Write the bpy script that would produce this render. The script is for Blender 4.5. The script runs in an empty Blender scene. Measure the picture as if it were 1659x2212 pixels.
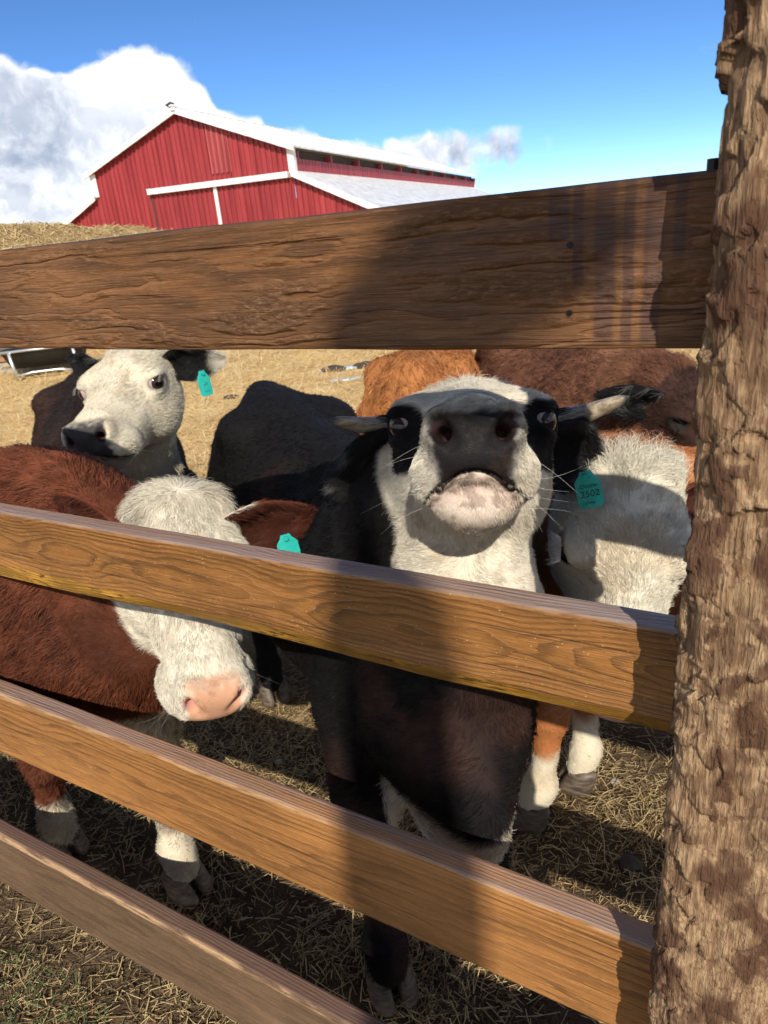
import bpy, bmesh, math, random
import numpy as np
from mathutils import Matrix, Vector

random.seed(7)
RNG = np.random.default_rng(11)
HAIR = 1.0          # density factor of the fur

# ------------------------------------------------------------------ camera, sky, sun, exposure
scene = bpy.context.scene
COL = scene.collection
CAM_H = 1.66
_p, _r = math.radians(21.8), math.radians(5.5)
_fw = np.array([0, math.cos(_p), -math.sin(_p)])
_up = np.array([0, math.sin(_p), math.cos(_p)])
_rt = np.array([1.0, 0, 0])
IR = _rt * math.cos(_r) - _up * math.sin(_r)
IU = _up * math.cos(_r) + _rt * math.sin(_r)
CAMP = np.array([0, 0, CAM_H])
cam = bpy.data.cameras.new('camera')
camo = bpy.data.objects.new('camera', cam)
COL.objects.link(camo)
camo.matrix_world = Matrix([[IR[0], IU[0], -_fw[0], 0], [IR[1], IU[1], -_fw[1], 0],
                            [IR[2], IU[2], -_fw[2], CAM_H], [0, 0, 0, 1]])
cam.sensor_fit = 'VERTICAL'
cam.sensor_height = 24.0
cam.lens = 24.0 * 1535 / 2212
cam.clip_start = 0.02
cam.clip_end = 5000
cam.dof.use_dof = True
cam.dof.focus_distance = 1.02
cam.dof.aperture_fstop = 8.5
scene.camera = camo

SUN_EL = math.radians(36)
SUN_AZ = math.radians(-1.5)          # heading of the light, to the right of +Y
SUN_DIR = np.array([-math.sin(SUN_AZ) * math.cos(SUN_EL), -math.cos(SUN_AZ) * math.cos(SUN_EL), math.sin(SUN_EL)])  # towards the sun
sun = bpy.data.lights.new('sun', 'SUN')
sun.energy = 3.0
sun.angle = math.radians(0.55)
sun.color = (1.0, 0.93, 0.81)
suno = bpy.data.objects.new('sun', sun)
COL.objects.link(suno)
suno.rotation_euler = Vector(SUN_DIR).to_track_quat('Z', 'Y').to_euler()
suno.location = (-3, -8, 8)

scene.view_settings.view_transform = 'Standard'
scene.view_settings.look = 'None'
scene.view_settings.gamma = 1.0
scene.view_settings.exposure = 0.88
scene.cycles.use_adaptive_sampling = True
scene.cycles.adaptive_threshold = 0.02
scene.cycles.max_bounces = 4
scene.cycles.diffuse_bounces = 3
scene.cycles.glossy_bounces = 3
scene.cycles.transparent_max_bounces = 8
scene.render.hair_type = 'STRAND'


class NT:
    """small helper round a node tree"""
    def __init__(s, tree):
        s.t = tree
        s.n = tree.nodes
        s.l = tree.links

    def new(s, typ, **kw):
        nd = s.n.new(typ)
        for k, v in kw.items():
            setattr(nd, k, v)
        return nd

    def put(s, inp, v):
        if v is None:
            return
        if isinstance(v, bpy.types.NodeSocket):
            s.l.new(v, inp)
        else:
            inp.default_value = v

    def math(s, op, a, b=None, c=None, clamp=False):
        nd = s.new('ShaderNodeMath', operation=op, use_clamp=clamp)
        s.put(nd.inputs[0], a)
        s.put(nd.inputs[1], b)
        if c is not None:
            s.put(nd.inputs[2], c)
        return nd.outputs[0]

    def vmath(s, op, a, b=None):
        nd = s.new('ShaderNodeVectorMath', operation=op)
        s.put(nd.inputs[0], a)
        s.put(nd.inputs[1], b)
        return nd.outputs['Value' if op in ('DOT_PRODUCT', 'LENGTH') else 'Vector']

    def sepxyz(s, v):
        nd = s.new('ShaderNodeSeparateXYZ')
        s.put(nd.inputs[0], v)
        return nd.outputs

    def comb(s, x, y, z):
        nd = s.new('ShaderNodeCombineXYZ')
        for i, v in enumerate((x, y, z)):
            s.put(nd.inputs[i], v)
        return nd.outputs[0]

    def scale(s, v, xyz):
        nd = s.new('ShaderNodeVectorMath', operation='MULTIPLY')
        s.put(nd.inputs[0], v)
        nd.inputs[1].default_value = xyz
        return nd.outputs[0]

    def noise(s, v, scale=5, detail=4, rough=0.55, dist=0.0, dims='3D', color=False):
        nd = s.new('ShaderNodeTexNoise', noise_dimensions=dims)
        if v is not None:
            s.put(nd.inputs['Vector'], v)
        nd.inputs['Scale'].default_value = scale
        nd.inputs['Detail'].default_value = detail
        nd.inputs['Roughness'].default_value = rough
        nd.inputs['Distortion'].default_value = dist
        return nd.outputs['Color' if color else 0]

    def voro(s, v, scale=5, feature='F1', rand=1.0):
        nd = s.new('ShaderNodeTexVoronoi', feature=feature)
        s.put(nd.inputs['Vector'], v)
        nd.inputs['Scale'].default_value = scale
        nd.inputs['Randomness'].default_value = rand
        return nd.outputs['Distance']

    def mr(s, v, a, b, c=0.0, d=1.0, smooth=False):
        nd = s.new('ShaderNodeMapRange', interpolation_type='SMOOTHSTEP' if smooth else 'LINEAR', clamp=True)
        s.put(nd.inputs[0], v)
        for i, q in enumerate((a, b, c, d)):
            s.put(nd.inputs[i + 1], q)
        return nd.outputs[0]

    def mix(s, f, a, b, blend='MIX'):
        nd = s.new('ShaderNodeMix', data_type='RGBA', blend_type=blend)
        s.put(nd.inputs[0], f)
        for i, v in ((6, a), (7, b)):
            if not isinstance(v, bpy.types.NodeSocket):
                v = (*v, 1.0) if len(v) == 3 else v
            s.put(nd.inputs[i], v)
        return nd.outputs[2]

    def bump(s, h, strength=0.5, dist=0.01, normal=None):
        nd = s.new('ShaderNodeBump')
        s.put(nd.inputs['Height'], h)
        nd.inputs['Strength'].default_value = strength
        nd.inputs['Distance'].default_value = dist
        if normal is not None:
            s.put(nd.inputs['Normal'], normal)
        return nd.outputs[0]


def material(name):
    m = bpy.data.materials.new(name)
    m.use_nodes = True
    nt = NT(m.node_tree)
    b = m.node_tree.nodes['Principled BSDF']
    return m, nt, b


# --- world: Nishita sky with cumulus cloud banks given by direction
def pix_dir(x, y):
    d = IR * (x - 829.5) / 1535 - IU * (y - 1106) / 1535 + _fw
    return d / np.linalg.norm(d)


def build_world():
    w = bpy.data.worlds.new('World')
    scene.world = w
    w.use_nodes = True
    t = w.node_tree
    t.nodes.clear()
    N = NT(t)
    out = N.new('ShaderNodeOutputWorld')
    sky = N.new('ShaderNodeTexSky', sky_type='NISHITA')
    sky.sun_disc = False
    sky.sun_elevation = SUN_EL
    sky.sun_rotation = math.atan2(SUN_DIR[0], SUN_DIR[1])
    sky.altitude = 6000
    sky.air_density = 0.85
    sky.dust_density = 0.0
    sky.ozone_density = 2.4
    bgs = N.new('ShaderNodeBackground')
    bgs.inputs['Strength'].default_value = 0.105
    hs = N.new('ShaderNodeHueSaturation')
    hs.inputs['Saturation'].default_value = 1.15
    t.links.new(sky.outputs[0], hs.inputs['Color'])
    t.links.new(hs.outputs[0], bgs.inputs[0])
    tc = N.new('ShaderNodeTexCoord')
    d = tc.outputs['Generated']
    # cloud banks: (direction, angular radius, weight)
    blobs = []
    for (x, y, rad, wt) in [(255, 185, 100, 1.0), (310, 190, 100, 1.0), (385, 205, 95, 1.0), (215, 250, 110, 1.0), (330, 280, 130, 1.0), (440, 260, 95, .9), (60, 225, 110, .8), (110, 215, 70, .6),
                            (140, 310, 150, 1.0), (0, 300, 170, .9), (200, 390, 160, .9), (510, 280, 80, .85), (570, 300, 75, .8), (640, 310, 70, .75), (700, 320, 65, .75),
                            (40, 430, 150, .8), (-140, 290, 210, .9), (770, 330, 62, .7), (840, 325, 60, .66), (900, 305, 62, .66), (960, 292, 66, .68), (1030, 292, 62, .66), (1100, 295, 52, .55),
                            (-30, 160, 70, .5), (1060, 414, 40, .6), (1130, 408, 34, .5)]:
        blobs.append((pix_dir(x, y + 26), rad * .93 / 1535.0, wt))
    # more banks round the unseen horizon, added and enlarged for fill light
    rr = random.Random(5)
    for k in range(13):
        az = math.radians(62 + k * 19.5 + rr.uniform(-6, 6))
        el = math.radians(rr.uniform(7, 20))
        blobs.append((np.array([math.sin(az) * math.cos(el), math.cos(az) * math.cos(el), math.sin(el)]), rr.uniform(.36, .48), rr.uniform(.9, 1.1)))

    warp = N.noise(d, 9, 3, .6, color=True)
    warp = N.vmath('SUBTRACT', warp, (.5, .5, .5))
    warp = N.scale(warp, (.07, .07, .05))
    dw = N.vmath('NORMALIZE', N.vmath('ADD', d, warp))

    acc = None
    for c, rad, wt in blobs:
        dd = N.vmath('DOT_PRODUCT', dw, tuple(c))
        v = N.mr(dd, math.cos(rad * .95), 1.0, 0.0, wt)
        acc = v if acc is None else N.math('ADD', acc, v)
    base = N.math('MINIMUM', acc, 1.15)
    n1 = N.noise(dw, 14, 6, .62)
    n2 = N.noise(N.vmath('ADD', dw, tuple(np.array([0.004, -0.004, .022]))), 14, 5, .62)
    dens = N.math('ADD', base, N.math('MULTIPLY', N.math('SUBTRACT', n1, .5), 1.5))
    alpha = N.mr(dens, .22, .74, 0, 1, True)
    relief = N.math('SUBTRACT', n1, n2)
    big = N.noise(d, 6.5, 4, .55)
    shade = N.math('ADD', N.mr(relief, -.06, .10, -.14, .34), N.mr(big, .38, .60, -.30, .32))
    el = N.sepxyz(d)[2]
    shade = N.math('ADD', shade, N.mr(el, -.02, .22, .02, .70))
    shade = N.math('ADD', shade, N.mr(dens, .3, 1.6, .34, -.08))
    ccol = N.mix(N.mr(shade, .0, 1.0), (.23, .28, .38), (.69, .71, .74))
    bgc = N.new('ShaderNodeBackground')
    N.put(bgc.inputs[0], ccol)
    bgc.inputs['Strength'].default_value = 0.92
    mix = N.new('ShaderNodeMixShader')
    N.put(mix.inputs[0], alpha)
    t.links.new(bgs.outputs[0], mix.inputs[1])
    t.links.new(bgc.outputs[0], mix.inputs[2])
    t.links.new(mix.outputs[0], out.inputs['Surface'])


build_world()

# ------------------------------------------------------------------ general helpers
_perm = np.random.default_rng(3).permutation(4096)
_vals = np.random.default_rng(4).uniform(-1, 1, 4096)


def vnoise(P, seed=0):
    P = np.asarray(P, float)
    i = np.floor(P).astype(np.int64)
    f = P - i
    f = f * f * (3 - 2 * f)

    def h(a, b, c):
        return _vals[_perm[(_perm[(_perm[(a + seed * 31) & 4095] + b) & 4095] + c) & 4095]]
    x, y, z = i[..., 0], i[..., 1], i[..., 2]
    u, v, w = f[..., 0], f[..., 1], f[..., 2]
    r = 0
    for dx in (0, 1):
        for dy in (0, 1):
            for dz in (0, 1):
                r = r + h(x + dx, y + dy, z + dz) * (u if dx else 1 - u) * (v if dy else 1 - v) * (w if dz else 1 - w)
    return r


def fbm(P, oct=4, seed=0, gain=.5):
    P = np.asarray(P, float)
    a, r, s = 1.0, 0, 0
    for o in range(oct):
        r = r + a * vnoise(P * 2 ** o + o * 17.3, seed + o)
        s += a
        a *= gain
    return r / s


def sstep(a, b, x):
    t = np.clip((x - a) / (b - a), 0, 1)
    return t * t * (3 - 2 * t)


def vis(P):
    """roughly inside the picture, with a wide margin"""
    v = np.asarray(P) - CAMP
    z = v @ _fw
    zz = np.maximum(z, .05)
    return (z > .05) & (np.abs(v @ IR) < zz * .80) & (np.abs(v @ IU) < zz * .95)


def mesh_obj(name, verts, faces, mat, parent=None, smooth=False, colors=None):
    me = bpy.data.meshes.new(name)
    if isinstance(faces, np.ndarray):
        nf, k = faces.shape
        verts = np.asarray(verts, np.float32)
        me.vertices.add(len(verts))
        me.vertices.foreach_set('co', verts.ravel())
        me.loops.add(nf * k)
        me.loops.foreach_set('vertex_index', faces.ravel().astype(np.int32))
        me.polygons.add(nf)
        me.polygons.foreach_set('loop_start', np.arange(0, nf * k, k, dtype=np.int32))
        me.polygons.foreach_set('loop_total', np.full(nf, k, np.int32))
        me.update(calc_edges=True)
    else:
        me.from_pydata([tuple(map(float, v)) for v in verts], [], faces)
    if smooth:
        me.polygons.foreach_set('use_smooth', np.ones(len(me.polygons), bool))
    if colors is not None:
        ca = me.color_attributes.new('Col', 'FLOAT_COLOR', 'POINT')
        c4 = np.ones((len(me.vertices), 4), np.float32)
        c4[:, :3] = colors
        ca.data.foreach_set('color', c4.ravel())
    me.validate()
    if mat:
        me.materials.append(mat)
    o = bpy.data.objects.new(name, me)
    COL.objects.link(o)
    if parent:
        o.parent = parent
    return o


def empty(name, loc=(0, 0, 0), parent=None):
    o = bpy.data.objects.new(name, None)
    o.location = loc
    o.empty_display_size = .1
    COL.objects.link(o)
    if parent:
        o.parent = parent
    return o


def tag(o, label=None, cat=None, group=None, kind=None):
    for k, v in (('label', label), ('category', cat), ('group', group), ('kind', kind)):
        if v:
            o[k] = v
    return o


class MB:
    def __init__(s):
        s.v, s.f = [], []

    def box(s, lo, hi, R=None, t=(0, 0, 0)):
        b = len(s.v)
        for z in (lo[2], hi[2]):
            for y in (lo[1], hi[1]):
                for x in (lo[0], hi[0]):
                    q = np.array([x, y, z])
                    if R is not None:
                        q = R @ q
                    s.v.append(tuple(q + np.array(t)))
        for q in ((0, 2, 3, 1), (4, 5, 7, 6), (0, 1, 5, 4), (2, 6, 7, 3), (0, 4, 6, 2), (1, 3, 7, 5)):
            s.f.append(tuple(b + i for i in q))

    def tube(s, pts, rad, n=8):
        pts = [np.array(p, float) for p in pts]
        if not hasattr(rad, '__len__'):
            rad = [rad] * len(pts)
        b = len(s.v)
        prev = None
        for i, p in enumerate(pts):
            d = pts[min(i + 1, len(pts) - 1)] - pts[max(i - 1, 0)]
            d /= np.linalg.norm(d)
            a = np.cross(d, [0, 0, 1.0]) if prev is None else prev - d * (prev @ d)
            if np.linalg.norm(a) < 1e-3:
                a = np.cross(d, [1.0, 0, 0])
            a /= np.linalg.norm(a)
            prev = a
            c = np.cross(d, a)
            for k in range(n):
                th = 2 * math.pi * k / n
                s.v.append(tuple(p + rad[i] * (a * math.cos(th) + c * math.sin(th))))
        for i in range(len(pts) - 1):
            for k in range(n):
                s.f.append((b + i * n + k, b + i * n + (k + 1) % n, b + (i + 1) * n + (k + 1) % n, b + (i + 1) * n + k))
        s.f.append(tuple(b + k for k in range(n))[::-1])
        e = b + (len(pts) - 1) * n
        s.f.append(tuple(e + k for k in range(n)))

    def build(s, name, mat, parent=None, smooth=False):
        return mesh_obj(name, s.v, s.f, mat, parent, smooth)


# ------------------------------------------------------------------ ground
def ground_z(P):
    P = np.asarray(P, float)
    Q = np.stack([P[..., 0], P[..., 1], np.zeros(P.shape[:-1])], -1)
    near = np.exp(-(np.maximum(np.hypot(Q[..., 0], Q[..., 1] - 1.8) - 4, 0) / 6) ** 2)
    z = .022 * fbm(Q * 3.1, 3, 5) + .014 * fbm(Q * 11, 3, 9) * near
    z = z + .05 * fbm(Q * .35, 3, 2) * (1 - near)
    return z - .012


def axis_coords(lo, hi, c0, c1, step, grow):
    a = list(np.arange(c0, c1 + 1e-6, step))
    s, q = step, c1
    while q < hi:
        s *= grow
        q += s
        a.append(q)
    s, q = step, c0
    while q > lo:
        s *= grow
        q -= s
        a.insert(0, q)
    return np.array(a)


def ground_material():
    m, N, b = material('trampled_straw_and_soil')
    tc = N.new('ShaderNodeTexCoord')
    P = tc.outputs['Object']
    # near the fence the soil is churned and dark; the field beyond is covered in pale straw
    dist = N.sepxyz(P)[1]
    wob = N.noise(P, .9, 3)
    far = N.mr(N.math('ADD', dist, N.math('MULTIPLY', wob, 1.6)), 2.6, 4.6, 0, 1, True)
    n_s = N.noise(P, 7, 3, .65)
    n_f = N.noise(P, 55, 2, .7)
    fib = N.noise(N.scale(P, (240, 60, 60)), 1, 2)
    fib2 = N.noise(N.scale(P, (60, 230, 60)), 1, 2)
    fibm = N.math('MAXIMUM', fib, fib2)
    soil = N.mix(N.mr(n_s, .35, .65), (.06, .039, .023), (.145, .095, .056))
    soil = N.mix(N.mr(n_f, .5, .72, 0, .55), soil, (.15, .10, .05))
    soil = N.mix(N.mr(fibm, .58, .72, 0, .5), soil, (.25, .18, .09))
    straw = N.mix(N.mr(N.noise(P, 2.3, 3, .7), .35, .68), (.60, .38, .14), (.82, .60, .29))
    straw = N.mix(N.mr(N.noise(P, 18, 3, .75), .45, .7, 0, .7), straw, (.86, .68, .38))
    straw = N.mix(N.mr(N.noise(P, 30, 3, .7), .57, .72, 0, .8), straw, (.30, .18, .075))
    straw = N.mix(N.mr(N.noise(P, .55, 2, .6), .60, .76, 0, .6), straw, (.47, .40, .13))
    straw = N.mix(N.mr(N.noise(N.scale(P, (1, .45, 1)), 1.3, 4, .7), .50, .66, 0, .55), straw, (.36, .215, .085))
    col = N.mix(far, soil, straw)
    N.put(b.inputs['Base Color'], col)
    b.inputs['Roughness'].default_value = .9
    b.inputs['Specular IOR Level'].default_value = .15
    h = N.math('ADD', N.math('MULTIPLY', n_f, .6), N.math('ADD', N.math('MULTIPLY', fibm, .5), N.noise(P, 16, 3, .7)))
    N.put(b.inputs['Normal'], N.bump(h, .9, .03))
    return m


def build_ground():
    xs = axis_coords(-900, 900, -2.6, 2.6, .026, 1.09)
    ys = axis_coords(-60, 1500, .2, 3.4, .026, 1.07)
    X, Y = np.meshgrid(xs, ys, indexing='ij')
    P = np.stack([X, Y], -1)
    Z = ground_z(P)
    V = np.stack([X, Y, Z], -1).reshape(-1, 3)
    nx, ny = len(xs), len(ys)
    i, j = np.meshgrid(np.arange(nx - 1), np.arange(ny - 1), indexing='ij')
    a = (i * ny + j).ravel()
    F = np.stack([a, a + ny, a + ny + 1, a + 1], 1)
    o = mesh_obj('ground', V, F, ground_material(), smooth=True)
    tag(o, 'trampled soil and pale straw covering the cattle yard and field', 'ground', kind='structure')


build_ground()

# ------------------------------------------------------------------ barn
FN = np.array([.5198, .8543, 0])       # horizontal normal of the rail fence, away from the camera
FU = np.array([-.8543, .5198, 0])      # along the rails, to the left


def painted_metal(name, base, rough=.45, spec=.4, dirt=.25):
    m, N, b = material(name)
    tc = N.new('ShaderNodeTexCoord')
    P = tc.outputs['Object']
    n = N.noise(N.scale(P, (1.6, 1.6, .14)), 1.5, 4, .65)
    n2 = N.noise(N.scale(P, (1, 1, .35)), 3, 4, .7)
    dark = tuple(c * .62 for c in base)
    lite = tuple(min(1, c * 1.12 + .015) for c in base)
    c = N.mix(N.mr(n, .3, .7), dark, lite)
    c = N.mix(N.mr(n2, .5, .75, 0, dirt), c, tuple(c_ * .6 + .02 for c_ in base))
    N.put(b.inputs['Base Color'], c)
    b.inputs['Roughness'].default_value = rough
    b.inputs['Specular IOR Level'].default_value = spec
    return m


def build_barn():
    a = math.radians(20)
    g = np.array([-math.cos(a), math.sin(a), 0])
    nn = np.array([math.sin(a), math.cos(a), 0])
    d0 = pix_dir(640, 316)
    O = d0 / math.hypot(d0[0], d0[1]) * 40
    O[2] = 0
    # local frame: x along the gable to the left, y into the barn, z up
    root = empty('barn', O)
    root.matrix_world = Matrix([[g[0], nn[0], 0, O[0]], [g[1], nn[1], 0, O[1]], [0, 0, 1, 0], [0, 0, 0, 1]])
    tag(root, 'large red metal barn with white trim, white roof and lean-to beyond the field', 'barn')
    red = painted_metal('red_barn_metal', (.30, .026, .032))
    redd = painted_metal('red_door_metal', (.28, .024, .030))
    fade = painted_metal('faded_red_metal', (.36, .070, .072))
    white = painted_metal('white_trim_metal', (.80, .80, .80), .5, .4, .08)
    whiter = painted_metal('white_roof_metal', (.82, .83, .84), .4, .45, .05)
    dark, N, b = material('dark_timber_and_gap_shade')
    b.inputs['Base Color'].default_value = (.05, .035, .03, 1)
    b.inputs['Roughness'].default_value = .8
    L = 47.0
    W, RID = 12.75, 6.40
    zr, ze = 8.12, 5.70
    w0, w1 = .34, 12.42           # main walls
    zl = 4.60                     # where the lean-to roof meets the wall
    xl0, xl1 = -4.4, 17.2         # outer lean-to walls
    zl_out = 2.35

    def roofz(x):
        return zr - (zr - ze) * abs(x - RID) / RID

    def leanz(x):
        if x < w0:
            return zl - (zl - zl_out) * (w0 - x) / (w0 - xl0)
        return zl - (zl - zl_out) * (x - w1) / (xl1 - w1)

    def ribbed(name, x0, x1, z0f, z1f, y, mat, pitch=.30, depth=.075, parent=root, axis='x', sgn=-1):
        v, f = [], []
        x = x0
        prof = [(0, 0), (.55, 0), (.66, 1), (.89, 1)]
        pts = []
        while x < x1:
            for q, hgt in prof:
                xx = x + q * pitch
                if xx <= x1:
                    pts.append((xx, hgt))
            x += pitch
        pts.append((x1, 0))
        for (xx, hgt) in pts:
            yy = y + sgn * depth * hgt
            for zz in (z0f(xx), z1f(xx)):
                v.append((xx, yy, zz) if axis == 'x' else (yy, xx, zz))
        for i in range(len(pts) - 1):
            f.append((2 * i, 2 * i + 2, 2 * i + 3, 2 * i + 1))
        return mesh_obj(name, v, f, mat, parent)

    gw = ribbed('gable_wall', w0, w1, lambda x: -.3, lambda x: roofz(x) - .06, 0, red)
    fp = ribbed('faded_panel', 3.75, 4.95, lambda x: 5.0, lambda x: roofz(x) - .12, -.045, fade)
    ribbed('lean_to_wall', xl0, w0 - .01, lambda x: -.3, lambda x: leanz(x) - .05, .02, red)
    ribbed('lean_to_wall', w1 + .01, xl1, lambda x: -.3, lambda x: leanz(x) - .05, .02, red)
    # sliding doors
    dr = ribbed('sliding_door', 4.95, 8.75, lambda x: 0, lambda x: 4.40, -.12, redd, parent=root)
    mb = MB()
    mb.box((8.75, -.20, 0), (8.84, -.10, 4.4))
    mb.build('door_edge', dark, dr)
    mb = MB()
    mb.box((4.74, -.24, 0), (4.93, -.11, 4.42))
    mb.build('door_edge', white, dr)
    ribbed('sliding_door', .62, 4.72, lambda x: 0, lambda x: 4.40, -.12, redd, parent=root)
    mb = MB()
    mb.box((.5, -.42, 4.38), (8.9, -.05, 4.66))
    mb.build('door_track', white, root)
    # corner trims
    for x in (w0, w1):
        mb = MB()
        mb.box((x - .17, -.13, zl), (x + .17, .2, roofz(x) - .1))
        mb.build('corner_trim', white, root)
    # main roof, two slopes
    th = .09
    for s in (0, 1):
        x0, x1 = (0, RID) if s == 0 else (RID, W)
        xe0, ze0 = (x0 - .02, ze) if s == 0 else (x1 + .02, ze)
        v = []
        for y in (-.35, L + .4):
            for (x, z) in ((RID, zr), (xe0, ze0)):
                v += [(x, y, z), (x, y, z + th)]
        f = [(0, 1, 3, 2), (4, 6, 7, 5), (0, 4, 5, 1), (2, 3, 7, 6), (1, 5, 7, 3), (0, 2, 6, 4)]
        rf = mesh_obj('roof', v, f, whiter, root)
        # standing ribs of the roof sheets
        mb = MB()
        for k in range(0, 60):
            y = .2 + k * .9
            if y > L:
                break
            R = None
            b0 = len(mb.v)
            for (yy) in (y, y + .05):
                for (x, z) in ((RID, zr), (xe0, ze0)):
                    mb.v += [(x, yy, z + th), (x, yy, z + th + .045)]
            mb.f += [tuple(b0 + q for q in t) for t in ((0, 1, 3, 2), (4, 6, 7, 5), (1, 5, 7, 3), (2, 3, 7, 6))]
        mb.build('roof_rib', whiter, rf)
        # fascia along the rake
        v = []
        for y in (-.42, -.352):
            for (x, z) in ((RID, zr), (xe0, ze0)):
                v += [(x, y, z - .16), (x, y, z + th + .03)]
        mesh_obj('rake_trim', v, [(0, 2, 3, 1), (4, 5, 7, 6), (0, 1, 5, 4), (2, 6, 7, 3), (1, 3, 7, 5), (0, 4, 6, 2)], white, root)
    # lean-to roofs
    for s in (0, 1):
        xi, xo = (w0, xl0 - .3) if s == 0 else (w1, xl1 + .3)
        zo = leanz(xl0) - .15
        v = []
        for y in (-.30, L + .3):
            for (x, z) in ((xi, zl), (xo, zo)):
                v += [(x, y, z), (x, y, z + .10)]
        mesh_obj('lean_to_roof', v, [(0, 1, 3, 2), (4, 6, 7, 5), (0, 4, 5, 1), (2, 3, 7, 6), (1, 5, 7, 3), (0, 2, 6, 4)], whiter, root)
        v = []
        for y in (-.36, -.302):
            for (x, z) in ((xi, zl), (xo, zo)):
                v += [(x, y, z - .18), (x, y, z + .13)]
        mesh_obj('rake_trim', v, [(0, 2, 3, 1), (4, 5, 7, 6), (0, 1, 5, 4), (2, 6, 7, 3), (1, 3, 7, 5), (0, 4, 6, 2)], white, root)
    # clerestory side wall on the right, with rafters under the eave
    ribbed('side_wall', .1, L, lambda x: zl - .05, lambda x: ze - .42, w0, red, pitch=.45, depth=.03, axis='y', sgn=-1)
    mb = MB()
    mb.box((w0 + .25, .15, zl + .6), (w0 + .32, L - .1, ze + .05))  # dark sheet put in for the shade of the open eave gap
    mb.build('eave_gap_backing', dark, root)
    n = 11
    rm = MB()
    rm.box((-.02, -.07, 0), (.5, .07, .30))
    rme = None
    for k in range(n):
        y = .5 + k * (L - 1.0) / (n - 1)
        if rme is None:
            o = rm.build('rafter', red, root)
            rme = o.data
        else:
            o = bpy.data.objects.new('rafter', rme)
            COL.objects.link(o)
            o.parent = root
        o.location = (w0 - .15, y, ze - .42)
    mb = MB()
    mb.box((w0 - .08, L, zl), (w0 + .3, L + .2, ze - .1))
    mb.build('corner_trim', white, root)
    mb = MB()
    mb.box((RID - .12, -.5, zr - .02), (RID + .12, L + .4, zr + .17))
    mb.build('ridge_cap', whiter, root)
    mb = MB()
    mb.tube([(RID + .1, -.5, zr + .1), (RID + .22, -.6, zr + .22), (RID - .05, -.62, zr + .30), (RID - .22, -.55, zr + .24)], [.02, .07, .06, .03], 8)
    mb.build('ridge_end_cap', dark, root)


build_barn()


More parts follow.
